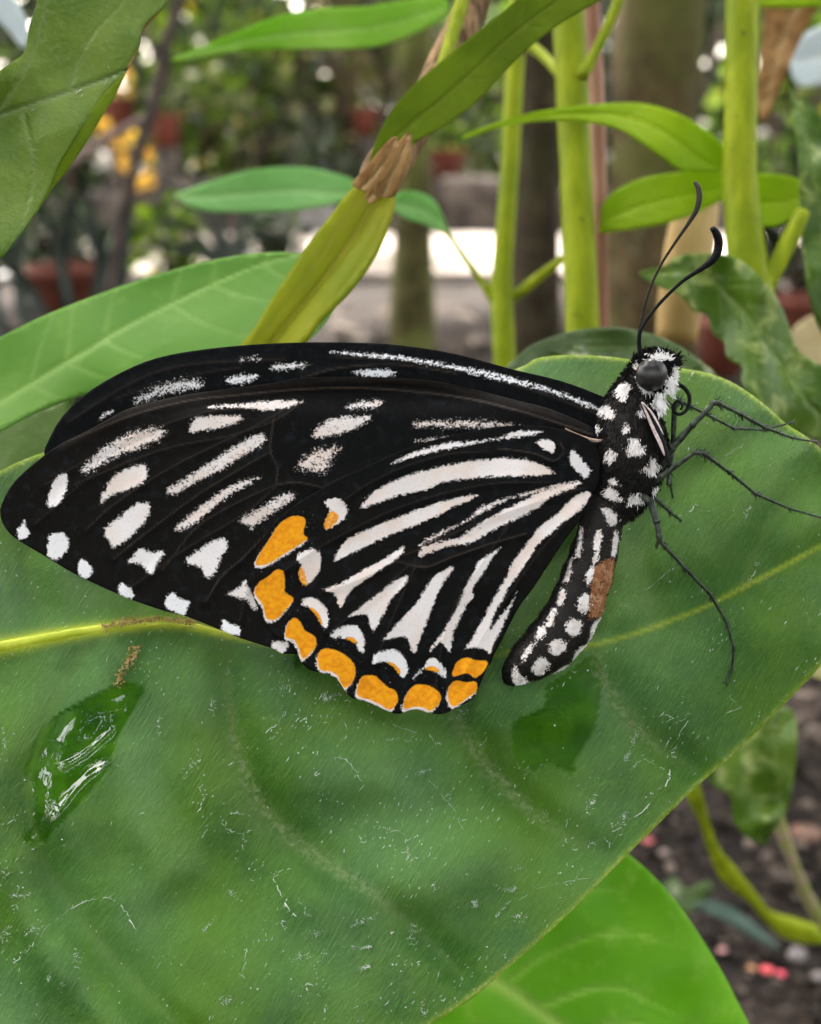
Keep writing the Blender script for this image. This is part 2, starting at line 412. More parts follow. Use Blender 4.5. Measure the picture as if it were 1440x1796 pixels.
def main_leaf():
    t = NT('waxy_dark_green_leaf')
    uvn = t.obj((1, 1, 1), uv=True)
    streak = t.obj((1, 1, 1), (0, 0, R_(57)), uv=True)
    mp = t.n('ShaderNodeMapping'); t.put(mp.inputs[0], streak); mp.inputs['Scale'].default_value = (1, 9, 1)
    st = t.noise(mp.outputs[0], 3.2, 5, .65, .3)           # fine brushed streaks in the blade
    mp2 = t.n('ShaderNodeMapping'); t.put(mp2.inputs[0], streak); mp2.inputs['Scale'].default_value = (1, 5, 1)
    st2 = t.noise(mp2.outputs[0], 11, 3, .6)
    big = t.noise(uvn, .45, 4); mid = t.noise(uvn, 1.7, 5, .6); fine = t.noise(uvn, 28, 3)
    wet = t.attr('wet'); vein = t.attr('vein'); rib = t.attr('rib'); edge = t.attr('edge'); bloom_sheen = t.attr('bloom_sheen')
    c = t.mix(t.ramp(big, .35, .65), (.078, .205, .004), (.027, .122, .007))
    c = t.mix(t.math('MULTIPLY', t.ramp(mid, .42, .68), .45), c, (.085, .205, .012))
    # waxy streaks plus sky sheen painted into the colour; absent where it is wet
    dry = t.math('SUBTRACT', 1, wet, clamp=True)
    f = t.math('MULTIPLY', t.math('MULTIPLY', t.ramp(st, .40, .66), t.ramp(st2, .36, .62)), t.math('MULTIPLY', dry, t.mixf(bloom_sheen, .38, 1.0)))
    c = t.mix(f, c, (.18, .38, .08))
    c = t.mix(t.math('MULTIPLY', t.math('MULTIPLY', bloom_sheen, dry), .42), c, (.17, .37, .16))
    c = t.mix(t.math('MULTIPLY', wet, .8), c, t.mix(t.ramp(mid, .35, .65), (.014, .075, .001), (.045, .15, .002)))
    c = t.mix(t.math('MULTIPLY', vein, .5), c, (.13, .24, .05))
    # dusty tan residue caught in the side veins
    dust = t.math('MULTIPLY', t.attr('dust'), t.ramp(t.noise(uvn, 9, 5, .7), .42, .62))
    c = t.mix(t.math('MULTIPLY', dust, .5), c, (.38, .42, .24))
    c = t.mix(rib, c, (.55, .66, .04)); c = t.mix(t.math('MULTIPLY', edge, t.mixf(t.ramp(t.noise(uvn, 12, 3, .7), .5, .62), .65, 1)), c, t.mix(t.ramp(t.noise(uvn, 9, 3, .7), .5, .62), (.42, .60, .04), (.66, .72, .22)))
    # tiny pale pits
    vo = t.vor(uvn, 7.5); pit = t.math('MULTIPLY', t.math('LESS_THAN', vo.outputs['Distance'], t.math('MULTIPLY', t.ramp(t.noise(uvn, 4, 2), .52, .7), .16)), dry)
    c = t.mix(t.math('MULTIPLY', pit, .5), c, (.5, .58, .38))
    h = t.math('ADD', t.math('MULTIPLY', st, 1.0), t.math('MULTIPLY', st2, .5)); h = t.math('MULTIPLY', h, dry)
    h = t.math('ADD', h, t.math('MULTIPLY', mid, .9)); h = t.math('ADD', h, t.math('MULTIPLY', fine, .15))
    nm = t.bump(h, .8, .0005)
    rough = t.mixf(wet, t.mixf(st, .24, .38), .16)
    sh = t.pbsdf(c, rough, t.mixf(wet, .4, .08), nm)
    m = t.done(t.translucent(sh, t.mix(.5, c, (.25, .5, .02)), .16))
    root_loc = P(720, 1250, 13.2)
    e = empty('broad_leaf', P(1500, 940, 13.9))
    tag(e, 'large dark green waxy leaf with yellow midrib that the butterfly stands on', 'leaf')
    def extra(v2):
        dm, tm, sg = pdist(v2, MIDC, True)
        wr = np.interp(v2[:, 0], [-280, 0, 200, 340, 430, 520, 900, 1100, 1500], [16, 13, 9, 7, 4, 3, 3.0, 3.6, 3.5])
        rib = np.clip(1.35 * np.exp(-(dm / wr) ** 2), 0, 1) * np.interp(v2[:, 0], [380, 460, 850, 1000, 1500], [1, .55, .45, .5, .55])
        vein = np.zeros(len(v2)); dust = np.zeros(len(v2))
        for i, v in enumerate(VC):
            d, tt, _ = pdist(v2, v, True)
            vein = np.maximum(vein, np.exp(-(d / 7) ** 2) * (1 - .4 * tt))
            if i in (0, 1, 3): dust = np.maximum(dust, np.exp(-(d / 15) ** 2) * np.clip(np.sin(math.pi * np.clip(tt * 1.15, 0, 1)), 0, 1))
        wet = np.maximum(np.clip(sdf(v2, catmull(PUDDLE, 4, True)) / 4 + .8, 0, 1), np.clip(sdf(v2, catmull(WET2, 4, True)) / 3 + .5, 0, 1) * .9)
        wet = np.maximum(wet, .5 * np.exp(-(((v2[:, 0] - 225) / 40) ** 2 + ((v2[:, 1] - 1210) / 60) ** 2)))
        bloom_sheen = np.clip(.12 + .6 * vnoise(v2[:, 0], v2[:, 1], 150, 11), 0, 1)
        for (cx, cy, sx, sy, a) in [(250, 1360, 60, 140, .8), (700, 1480, 170, 110, .9), (230, 1650, 90, 140, .7), (560, 1650, 160, 120, .5), (120, 1580, 60, 120, .7), (1140, 900, 200, 160, .35), (900, 1000, 100, 160, .8)]:  # broad pale patches: sky sheen painted over the waxy film
            bloom_sheen = np.maximum(bloom_sheen, a * np.exp(-((v2[:, 0] - cx) / sx) ** 2 - ((v2[:, 1] - cy) / sy) ** 2))
        return {'rib': rib, 'vein': vein, 'dust': dust, 'wet': wet, 'bloom_sheen': bloom_sheen}
    ol = catmull(LEAF_OUT, 4, True)
    v2, f = sheet2d(ol, 7.5)
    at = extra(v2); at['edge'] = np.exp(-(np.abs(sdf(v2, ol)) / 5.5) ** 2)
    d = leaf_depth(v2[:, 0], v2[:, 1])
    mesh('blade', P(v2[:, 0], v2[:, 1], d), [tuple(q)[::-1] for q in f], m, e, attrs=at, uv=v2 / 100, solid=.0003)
    # raised midrib on the near half of the leaf
    rm = simple('yellow_green_rib', (.42, .52, .02), (.62, .70, .06), 300, .4, .5, .3, .0002)
    pts = [p for p in MIDC if p[0] < 430]; xs = np.array(pts)
    rr = np.interp(xs[:, 0], [-280, 0, 300, 430], [15, 12, 9, 4]) * pxs(13.4) / 100
    mb = MB(); mb.tube(P(xs[:, 0], xs[:, 1], leaf_depth(xs[:, 0], xs[:, 1]) + .02), rr, 10, 1, flat=.75); mb.build('midrib', rm, e)
    pm = MB(); pm.tube([P(1500, 935, 14.0), P(1640, 880, 14.6), P(1800, 900, 15.6), P(1950, 1200, 17)], [.0008, .0012, .0014, .0016], 10); pm.build('petiole', rm, e)
main_leaf()

# ---- water lying on it
def water():
    t = NT('clear_water'); uvn = t.obj((1, 1, 1), (0, 0, R_(40)), uv=True)
    n = t.noise(uvn, 2.2, 2, .5, .4); nm = t.bump(n, .12, .0002)
    gl = t.n('ShaderNodeBsdfGlossy'); gl.inputs['Roughness'].default_value = .03; gl.inputs['Color'].default_value = (1, 1, 1, 1); t.put(gl.inputs['Normal'], nm)
    tr = t.n('ShaderNodeBsdfTransparent'); tr.inputs[0].default_value = (.98, 1, .97, 1)
    fr = t.n('ShaderNodeFresnel'); fr.inputs[0].default_value = 1.6; t.put(fr.inputs['Normal'], nm)
    mx = t.n('ShaderNodeMixShader'); gm = t.n('ShaderNodeNewGeometry'); t.put(mx.inputs[0], t.math('MULTIPLY', fr.outputs[0], t.math('SUBTRACT', 1, gm.outputs['Backfacing']))); t.put(mx.inputs[1], tr.outputs[0]); t.put(mx.inputs[2], gl.outputs[0])
    m = t.done(mx.outputs[0])
    for out, hgt, lab, nm_ in ((PUDDLE, .014, 'long pool of clear water with bright highlights below the yellow midrib at left', 'water_drop'),
                          (WET2, .003, 'thin dark wet patch on the leaf below the butterfly abdomen', 'water_film')):
        ol = catmull(out, 4, True); v2, f = sheet2d(ol, 4)
        s = np.clip(sdf(v2, ol), 0, None); h = hgt * np.clip(s / 34, 0, 1) ** 1.3 * (2 - np.clip(s / 34, 0, 1)) 
        if hgt > .01: # ripples where the water gathers round fibres
            h = h + .075 * np.exp(-(pdist(v2, catmull([(200,1345),(165,1362),(128,1398),(92,1448)], 5)) / 13) ** 2) * np.clip(s / 8, 0, 1) + .035 * np.exp(-(pdist(v2, catmull([(112,1345),(150,1322),(196,1282)], 5)) / 6) ** 2) * np.clip(s / 8, 0, 1)
            h = h + .002 * np.clip(s / 12, 0, 1) * vnoise(v2[:, 0] + v2[:, 1] * .5, v2[:, 1] * .35 - v2[:, 0] * .7, 14, 21) + .003 * np.clip(s / 12, 0, 1) * vnoise(v2[:, 0], v2[:, 1], 34, 22)
        o = mesh(nm_, P(v2[:, 0], v2[:, 1], leaf_depth(v2[:, 0], v2[:, 1]) - .009 - h), [tuple(q)[::-1] for q in f], m, uv=v2 / 100)
        tag(o, lab, 'water')
water()

# ---- lint, dust and crumbs on the leaf
def lint():
    lm = simple('pale_plant_fibre', (.42, .54, .42), (.74, .80, .74), 500, .6, .4, 0, .001)
    mb = MB(); ol = catmull(LEAF_OUT, 4, True)
    def ok(p): return sdf(np.array([p]), ol)[0] > 4
    def put(q, rr, seg=4):
        mb.tube(P(q[:, 0], q[:, 1], leaf_depth(q[:, 0], q[:, 1]) - .016 - .01 * RNG.random()), rr * pxs(13.2) / 100, seg, 1)
    def fibre(pts, r, sub=4):
        """a broken, uneven scrap of residue along a line"""
        if len(pts) == 2:
            q = np.array(pts, float); q = np.vstack([q[0], (q[0] + q[1]) / 2 + RNG.normal(0, .6, 2), q[1]]); put(q, r * np.array([.4, 1, .3])); return
        q = catmull(pts, 7); q = q + RNG.normal(0, 1.1, q.shape); k = 0
        while k < len(q) - 2:
            n = RNG.integers(2, 6); seg_ = q[k:k + n + 1]
            if len(seg_) >= 2: put(seg_, r * RNG.uniform(.45, 1.6) * np.linspace(1.1, .6, len(seg_)) * RNG.uniform(.6, 1.3, len(seg_)))
            for _ in range(RNG.integers(0, 3)):
                c = seg_[0] + RNG.normal(0, 3.5, 2); c2 = c + RNG.normal(0, 3, 2); put(np.array([c, c2]), r * RNG.uniform(.3, .9) * np.array([1, .5]))
            k += n + RNG.integers(0, 3 + len(q) // 14)
    # hand-placed squiggles
    for L, r in [([(995, 1440), (992, 1470), (1005, 1490), (1040, 1478), (1090, 1450), (1140, 1410), (1172, 1370), (1175, 1350)], 1.3),
              ([(1110, 1345), (1130, 1332), (1155, 1345), (1175, 1352)], .7), ([(480, 1540), (490, 1565), (505, 1590), (520, 1608)], 1.4),
              ([(480, 1540), (492, 1528), (510, 1524)], 1), ([(536, 1590), (535, 1605), (545, 1604)], 1.2),
              ([(433, 1665), (430, 1690), (424, 1710), (440, 1714)], 1.5), ([(25, 1690), (40, 1675), (60, 1655), (90, 1620), (115, 1600), (150, 1580)], .9),
              ([(150, 1580), (175, 1575), (200, 1578), (220, 1600), (238, 1630)], 1.0), ([(590, 1327), (605, 1332), (618, 1345), (635, 1370)], 1.1),
              ([(755, 1370), (780, 1400), (800, 1430), (815, 1465)], .7), ([(1170, 1253), (1195, 1265), (1205, 1250)], .8),
              ([(1190, 905), (1205, 903), (1215, 893), (1220, 885)], 1.3), ([(1100, 1060), (1140, 1030), (1175, 1000)], .7),
              ([(1308, 910), (1312, 895), (1320, 888)], 1.1), ([(1320, 1010), (1328, 995), (1324, 985)], 1), ([(1270, 800), (1290, 788), (1305, 780)], .6),
              ([(355, 1375), (350, 1385), (358, 1395), (370, 1390)], 1.0), ([(405, 1425), (420, 1428), (440, 1430)], .8),
              ([(755, 1290), (765, 1302), (780, 1305)], 1.2), ([(690, 1270), (700, 1275), (730, 1285)], .8), ([(850, 1285), (853, 1295), (840, 1310)], .8),
              ([(870, 1610), (880, 1595), (895, 1580)], 1.1), ([(1170, 1265), (1210, 1252), (1190, 1290)], .6), ([(1185, 1330), (1178, 1322), (1192, 1315)], .8),
              ([(500, 1250), (490, 1265), (465, 1285)], .8), ([(1060, 1470), (1068, 1480), (1070, 1490)], 1.0),
              ([(395, 1440), (400, 1455), (425, 1462), (440, 1455)], 1.1), ([(1280, 1225), (1300, 1240), (1275, 1250)], .7),
              ([(910, 1580), (940, 1560), (975, 1550), (1030, 1540)], .5)]:
        fibre(L, r * .62)
    for _ in range(56):       # patches of scuffed residue
        c = np.array([RNG.uniform(0, 1300), RNG.uniform(1180, 1790)])
        if sdf(c[None], ol)[0] < 25 or sdf(c[None], np.array(PUDDLE, float))[0] > -25: continue
        ang = RNG.uniform(-1.6, .3); rx, ry = RNG.uniform(6, 26), RNG.uniform(2, 8)
        for _ in range(RNG.integers(8, 44)):
            u = RNG.normal(0, 1, 2) * (rx, ry) * .6; p0 = c + np.array([u[0] * math.cos(ang) - u[1] * math.sin(ang), u[0] * math.sin(ang) + u[1] * math.cos(ang)])
            a2 = RNG.uniform(0, 6.28); L = RNG.exponential(1.8) + .6; put(np.array([p0, p0 + L * np.array([math.cos(a2), math.sin(a2)])]), RNG.uniform(.25, .8) * np.array([1, .5]))
    cs = np.column_stack([RNG.uniform(-100, 1450, 5200), RNG.uniform(640, 1850, 5200)]); cs = cs[sdf(cs, ol) > 6]
    cs = cs[RNG.random(len(cs)) < np.interp(cs[:, 1], [900, 1250], [.35, 1]) * np.clip(.25 + 1.2 * vnoise(cs[:, 0], cs[:, 1], 90, 31), .05, 1)]
    for c in cs[:1050]:
        if sdf(c[None], np.array(PUDDLE, float))[0] > -3: continue
        k = RNG.random(); a = R_(-57) + RNG.normal(0, .35)
        if k < .75: L = RNG.uniform(1.5, 4) + RNG.exponential(2.2); fibre([c, c + L * np.array([math.cos(a), math.sin(a)])], RNG.uniform(.3, .95), 1)
        elif k < .985:
            dd = float(leaf_depth(c[0], c[1])); r = RNG.uniform(.8, 1.9) * pxs(13) / 100
            mb.blob(P(c[0], c[1], dd - .02), (r, r * .6, r), seg=5, rings=3, rough=.3)
        else:
            a2 = RNG.uniform(0, 6.28); L = RNG.uniform(4, 11)
            fibre([c, c + L * np.array([math.cos(a2), math.sin(a2)]), c + 1.5 * L * np.array([math.cos(a2 + 1), math.sin(a2 + 1)])], RNG.uniform(.35, .8), 3)
    tag(mb.build('leaf_lint', lm), 'pale dust, lint and loose fibres sprinkled over the big dark green leaf', 'lint', kind='stuff')
    cm = simple('tan_crumb', (.30, .20, .06), (.55, .42, .18), 900, .9, .2, .4, .0003)
    for seg, lab, n, wd in ([[(186, 1097), (230, 1090), (285, 1085), (340, 1091)], 'tan gritty crust lying along the yellow midrib under the wing edge', 300, 5],
                        [[(236, 1132), (230, 1155), (218, 1175), (208, 1200)], 'small tan smear of grit above the pool of water', 150, 5]):
        ml = catmull(seg, 8); b = MB()
        for i in range(n):
            p = ml[RNG.integers(len(ml))] + RNG.normal(0, wd, 2) * (1, .6); r = RNG.uniform(1, 2.6) * pxs(13) / 100
            off = RNG.uniform(0, .04) + (.05 if wd == 5 and n == 300 else 0.01)
            b.blob(P(p[0], p[1], float(leaf_depth(p[0], p[1])) - off), (r, r, r * .8), seg=5, rings=3, rough=.35)
        tag(b.build('grit_crust', cm, smooth=False), lab, 'grit', kind='stuff')
lint()

# ================================================================== THE BUTTERFLY
def c1(L): return np.array([(x / 2.994, 580 + y / 2.994) for x, y in L])
def c2(L): return np.array([(400 + x / 3.6, 580 + y / 3.6) for x, y in L])
def c3(L): return np.array([(400 + x / 3.6, 860 + y / 3.6) for x, y in L])
def c4(L): return np.array([(700 + x / 3.6, 700 + y / 3.6) for x, y in L])
def c5(L): return np.array([(700 + x / 3.6, 900 + y / 3.6) for x, y in L])
def c6(L): return np.array([(980 + x / 5.442, 560 + y / 5.442) for x, y in L])
def c7(L): return np.array([(860 + x / 4.489, 840 + y / 4.489) for x, y in L])
def c8(L): return np.array([(1100 + x / 3.206, 660 + y / 3.206) for x, y in L])
def c9(L): return np.array([(1080 + x / 3.905, 300 + y / 3.905) for x, y in L])

def wing_mat():
    t = NT('wing_scales'); u = t.obj((1, 1, 1), uv=True)
    n = t.noise(u, 24, 3, .8, .3); n2 = t.noise(u, 11, 3, .6); lo = t.noise(u, 1.2, 3)
    nn = t.math('ADD', t.math('MULTIPLY', n, .65), t.math('MULTIPLY', n2, .35))
    k = t.math('MULTIPLY', t.math('SUBTRACT', nn, .5), 10.0)
    wm = t.ramp(t.math('ADD', t.attr('white'), k), -.55, .55)
    om = t.ramp(t.math('ADD', t.attr('orange'), t.math('MULTIPLY', k, .25)), -.45, .45)
    vein = t.attr('vein'); cool = t.attr('cool')
    blk = t.mix(cool, (.0036, .0031, .0027), (.0013, .0020, .0027))
    blk = t.mix(t.math('MULTIPLY', t.ramp(n, .45, .8), .25), blk, (.018, .016, .015))
    blk = t.mix(t.math('MULTIPLY', vein, .7), blk, (.075, .058, .048))
    wh = t.mix(t.ramp(lo, .4, .62), (.84, .79, .80), (.82, .71, .67)); wh = t.mix(t.attr('pale'), wh, (.90, .92, .98))
    wh = t.mix(t.math('MULTIPLY', t.ramp(n, .5, .72), .35), wh, (.42, .38, .38))
    og = t.mix(t.ramp(n2, .35, .7), (.95, .42, .010), (.84, .28, .006)); og = t.mix(t.math('MULTIPLY', t.ramp(n, .58, .8), .3), og, (.5, .16, .01))
    c = t.mix(wm, blk, wh); c = t.mix(om, c, og)
    n5 = t.noise(u, 3.2, 3, .6); c = t.mix(t.math('MULTIPLY', t.math('MULTIPLY', t.ramp(n5, .5, .7), om), .45), c, (.60, .17, .004))
    n4 = t.noise(u, 5, 4, .6); c = t.mix(t.math('MULTIPLY', t.ramp(n4, .50, .72), t.math('SUBTRACT', .07, t.math('MULTIPLY', wm, .07))), c, (.08, .10, .14))
    h = t.math('ADD', t.math('MULTIPLY', vein, 1.2), t.math('MULTIPLY', n, .35))
    nm = t.bump(h, .5, .00012)
    return t.done(t.pbsdf(c, t.mixf(t.math('MAXIMUM', wm, om), .5, .75), t.mixf(t.math('MAXIMUM', wm, om), .075, .18), nm))
WM = wing_mat()
BF = empty('butterfly', P(1120, 880, 13.4))
tag(BF, 'black butterfly with white streaks and orange spots, wings closed, standing on the leaf', 'butterfly')

def wing(name, outline, spots, oranges, veins, depth, sp, cool, parent=BF):
    ol = catmull(outline, 3, True); v2, f = sheet2d(ol, sp)
    wh = np.full(len(v2), -3.); pale = np.zeros(len(v2))
    for s in spots:
        poly, soft, top, pl = s
        pg = catmull(poly, 3, True); bb0 = pg.min(0) - 16; bb1 = pg.max(0) + 16
        m = ((v2 > bb0) & (v2 < bb1)).all(1)
        if not m.any(): continue
        d = sdf(v2[m], pg); val = np.clip(d / soft - .42, -3, top); wh[m] = np.maximum(wh[m], val)
        pale[m] = np.maximum(pale[m], pl * (d > -3))
    og = np.full(len(v2), -1.6)
    for poly, val in oranges:
        pg = catmull(poly, 3, True); bb0 = pg.min(0) - 16; bb1 = pg.max(0) + 16
        m = ((v2 > bb0) & (v2 < bb1)).all(1)
        d = sdf(v2[m], pg); og[m] = np.maximum(og[m], np.clip(d / 3.2, -1.6, val))
        if val > 1:      # pale fringe towards the wing margin
            d2 = sdf(v2[m], pg + np.array([-2.2, 4.2])); wh[m] = np.maximum(wh[m], np.clip(d2 / 2.5, -1.6, 1.3))
    vn = np.zeros(len(v2)); near = np.full(len(v2), 99.)
    for L, wd, st in veins:
        d = pdist(v2, catmull(L, 5)); vn = np.maximum(vn, st * np.exp(-(d / wd) ** 2)); near = np.minimum(near, d)
    d = depth(v2[:, 0], v2[:, 1]) + .016 * np.exp(-(near / 9) ** 2) * -1
    d = d + .012 * vnoise(v2[:, 0], v2[:, 1], 60, 41)
    cl = cool(v2[:, 0], v2[:, 1])
    v3 = P(v2[:, 0], v2[:, 1], d)
    return mesh(name, v3, [tuple(q)[::-1] for q in f], WM, parent, attrs={'white': wh, 'orange': og, 'vein': vn, 'cool': cl, 'pale': pale}, uv=v2 / 100, solid=.00008)

N_, F_ = 2.6, 2.0      # edge softness, full coverage
S = lambda poly, soft=N_, top=F_, pl=0: (poly, soft, top, pl)
near_fw = [
 S(c1([(345,745),(358,790),(345,850),(310,915),(255,928),(248,895),(265,830),(290,775)]), pl=.5),
 S(c1([(855,510),(850,560),(760,610),(640,650),(540,700),(470,745),(425,735),(470,680),(540,620),(640,560),(740,520)]), 7, .75),
 S(c1([(775,715),(770,780),(700,830),(600,860),(540,905),(525,890),(550,830),(600,760),(680,715),(740,700)]), 4),
 S(c1([(785,910),(790,960),(740,1030),(680,1090),(600,1145),(575,1110),(550,1075),(555,1030),(620,980),(700,915),(750,900)]), 4, pl=.3),
 S(c1([(130,990),(140,1030),(160,1060),(140,1085),(100,1098),(88,1075),(92,1040),(110,1020)]), pl=.8),
 S(c1([(335,1060),(365,1100),(358,1150),(310,1200),(285,1205),(245,1180),(250,1120),(255,1075),(300,1058)]), pl=.8),
 S(c1([(430,1195),(465,1215),(490,1255),(470,1295),(440,1303),(410,1275),(408,1230)]), pl=.9),
 S(c1([(650,1325),(700,1365),(705,1400),(680,1412),(640,1395),(618,1370),(628,1330)]), pl=.9),
 S(c1([(910,1375),(950,1405),(995,1420),(985,1460),(965,1495),(915,1475),(870,1455),(868,1400),(885,1385)]), pl=.9),
 S(c1([(1170,1510),(1210,1535),(1262,1555),(1262,1600),(1225,1600),(1180,1590),(1158,1560),(1165,1530)]), pl=.9),
 S(c1([(750,1140),(800,1160),(868,1155),(855,1190),(825,1225),(805,1280),(770,1265),(740,1230),(670,1220),(690,1190),(720,1150)]), 3.5, pl=.5),
 S(c1([(1185,1090),(1195,1140),(1160,1200),(1140,1260),(1105,1300),(1075,1290),(1050,1245),(970,1220),(1000,1180),(1080,1120),(1140,1092)]), 4, pl=.3),
 S(c3([(110,565),(135,620),(165,650),(195,690),(190,740),(160,760),(120,700),(60,680),(0,660),(10,640),(70,610)]), 4, 1.1, pl=.4),
 S(c3([(290,950),(380,955),(375,1000),(345,1035),(310,1020),(275,990)]), pl=.5),
 S(c1([(1385,545),(1390,590),(1290,650),(1150,740),(1020,800),(920,862),(880,850),(875,830),(960,780),(1100,690),(1240,600),(1320,550)]), 5, .75),
 S(c1([(1365,770),(1300,810),(1200,870),(1100,950),(1000,1030),(930,1048),(915,1035),(970,985),(1080,900),(1180,830),(1290,780)]), 4.5, .9),
 S(c1([(1285,460),(1230,490),(1140,515),(1010,535),(995,510),(1025,455),(1110,445),(1230,445)]), 4, 1.2),
 S(c2([(475,445),(400,480),(280,505),(180,500),(80,488),(-60,492),(-150,487),(-60,468),(100,460),(220,445),(380,438)]), 3.2, 1.2),
 S(c2([(905,550),(860,590),(760,640),(640,670),(545,680),(530,640),(580,600),(650,555),(760,540),(880,540)]), 5, .95),
 S(c2([(980,450),(940,490),(850,490),(745,495),(770,465),(850,445),(930,440)]), 6, .45),
 S(c2([(710,745),(660,800),(620,880),(570,895),(500,880),(440,870),(460,820),(530,770),(610,745)]), 9, .45),
 S(c2([(420,1020),(410,1060),(330,1120),(230,1190),(150,1250),(120,1230),(75,1210),(100,1170),(200,1120),(290,1060),(380,1025)]), 5, .8),
 S(c4([(95,165),(110,145),(350,135),(600,145),(800,180),(920,205),(860,215),(700,185),(500,180),(300,180),(110,180)]), 6, .25),
 S(c4([(90,265),(300,235),(560,225),(600,235),(400,255),(200,270)]), 5, .25)]
NF_OUT = [(80,797),(110,777),(150,757),(187,737),(234,714),(334,691),(480,672),(525,663),(622,661),(733,665),(811,678),(894,699),(960,716),(1030,745),(1056,765),(1050,820),(1000,850),(700,1000),(560,1130),(503,1147),(480,1138),(468,1134),(421,1119),(387,1105),(324,1080),(287,1071),(234,1053),(207,1042),(134,1008),(80,976),(33,948),(14,932),(2,910),(3,884),(28,842)]
nf_veins = [([(505,716),(434,754),(300,820),(200,885),(150,930)],1.2,.5), ([(478,790),(400,835),(330,880),(250,940),(200,980)],1.2,.55),
 ([(487,848),(400,890),(340,930),(285,1000)],1.2,.5), ([(500,905),(478,925),(430,975),(390,1010),(360,1055)],1.2,.8), ([(480,735),(474,790),(487,820),(487,848),(520,846),(565,855)],1.3,.7),
 ([(525,710),(480,738),(400,765),(280,790),(130,850)],1.2,.45), ([(565,855),(600,838),(700,800)],1.2,.5),
 ([(120,775),(234,728),(334,703),(400,695),(511,684),(594,681),(678,683),(800,696),(894,717),(950,733),(1040,763)],1.5,1.0),
 ([(110,785),(234,722),(334,697),(480,677),(622,667),(733,671),(811,686),(894,706),(1030,750)],6,.22), ([(520,700),(430,715),(340,728),(200,780),(80,850)],1.2,.4),
 ([(487,850),(430,900),(330,960),(230,1030)],1.2,.4), ([(478,925),(440,1010),(420,1090)],1.2,.35), ([(300,760),(180,820),(60,920)],1.,.35)]
ff = [S(c1([(1050,255),(1045,300),(900,325),(800,355),(705,385),(740,340),(840,290),(940,262)]), 8, .5, .6), S(c1([(1360,240),(1300,275),(1210,280),(1190,255),(1240,235),(1320,230)]), 5, .7, .9),
 S(c1([(605,415),(570,445),(515,470),(550,430)]), 3, 1, .5), S(c2([(515,215),(400,245),(300,250),(270,225),(320,210),(450,205)]), 5, .6, .6),
 S(c2([(1065,265),(1020,290),(900,295),(800,275),(790,255),(900,240),(1020,245)]), 4, 1.0, 1), S(c2([(80,180),(180,170),(190,185),(90,190)]), 6, .1, .8),
 S(np.array([(583,616),(650,620),(705,624),(800,641),(860,652),(920,668),(980,686),(1045,712),(1040,718),(980,694),(920,677),(850,662),(800,649),(705,632),(640,626),(583,619)]), 3.6, .35, 1)]
FF_OUT = [(78,797),(83,777),(110,730),(160,684),(234,643),(300,622),(400,608),(511,601),(622,601),(705,606),(800,621),(900,648),(980,667),(1044,690),(1066,705),(1070,760),(1000,800),(500,800),(150,830),(90,815)]
ff_veins = [([(530,663),(600,645),(700,640),(800,655)],1.5,.6), ([(590,626),(720,634),(830,655),(950,690),(1045,725)],2,.4), ([(120,740),(234,670),(330,640),(500,630)],2,.35), ([(200,700),(330,660),(420,645)],1.5,.3)]
O1 = c3([(410,168),(470,175),(485,210),(470,280),(500,310),(430,360),(350,410),(250,470),(170,475),(200,400),(260,310),(310,230),(360,190)])
O2 = c3([(300,508),(345,520),(355,600),(355,650),(410,690),(370,750),(300,820),(240,815),(215,730),(165,655),(190,590),(250,550)])
O3 = c3([(420,812),(455,840),(480,890),(545,930),(550,990),(510,1040),(465,1070),(440,1000),(410,950),(360,930),(365,870),(390,825)])
O4 = c3([(610,1005),(680,1015),(740,1050),(790,1100),(800,1160),(780,1220),(735,1255),(705,1220),(690,1180),(640,1150),(580,1140),(560,1080),(570,1030)])
O5 = c3([(840,1185),(920,1175),(960,1210),(1010,1250),(1050,1270),(1070,1320),(1050,1370),(1010,1390),(960,1360),(880,1325),(825,1310),(810,1270)])
O6 = c5([(100,1090),(180,1095),(240,1130),(260,1170),(240,1220),(190,1255),(150,1235),(90,1230),(35,1245),(22,1210),(50,1140)])
O7 = c5([(430,912),(490,930),(558,935),(540,990),(480,1040),(430,1010),(340,1030),(345,985),(370,935)])
O8 = c5([(350,1065),(420,1075),(480,1070),(485,1130),(430,1170),(345,1228),(310,1190),(305,1120)])
oranges = [(o - np.array([-1.2, 1.8]), 1.5) for o in (O1, O2, O3, O4, O5, O6, O8)] + [(O7, .99)] + [
 (c3([(650,130),(700,165),(660,225),(615,245),(610,200)]), .35), (c3([(465,480),(490,540),(500,600),(460,580),(445,520)]), .3),
 (c3([(510,740),(550,752),(585,800),(595,850),(575,825),(550,780)]), .45), (c3([(740,930),(790,930),(815,960),(800,965)]), .4),
 (c3([(1000,1082),(1050,1095),(1090,1140),(1075,1160),(1050,1120)]), .5), (c3([(1240,1125),(1300,1110),(1340,1150),(1290,1140)]), .6)]
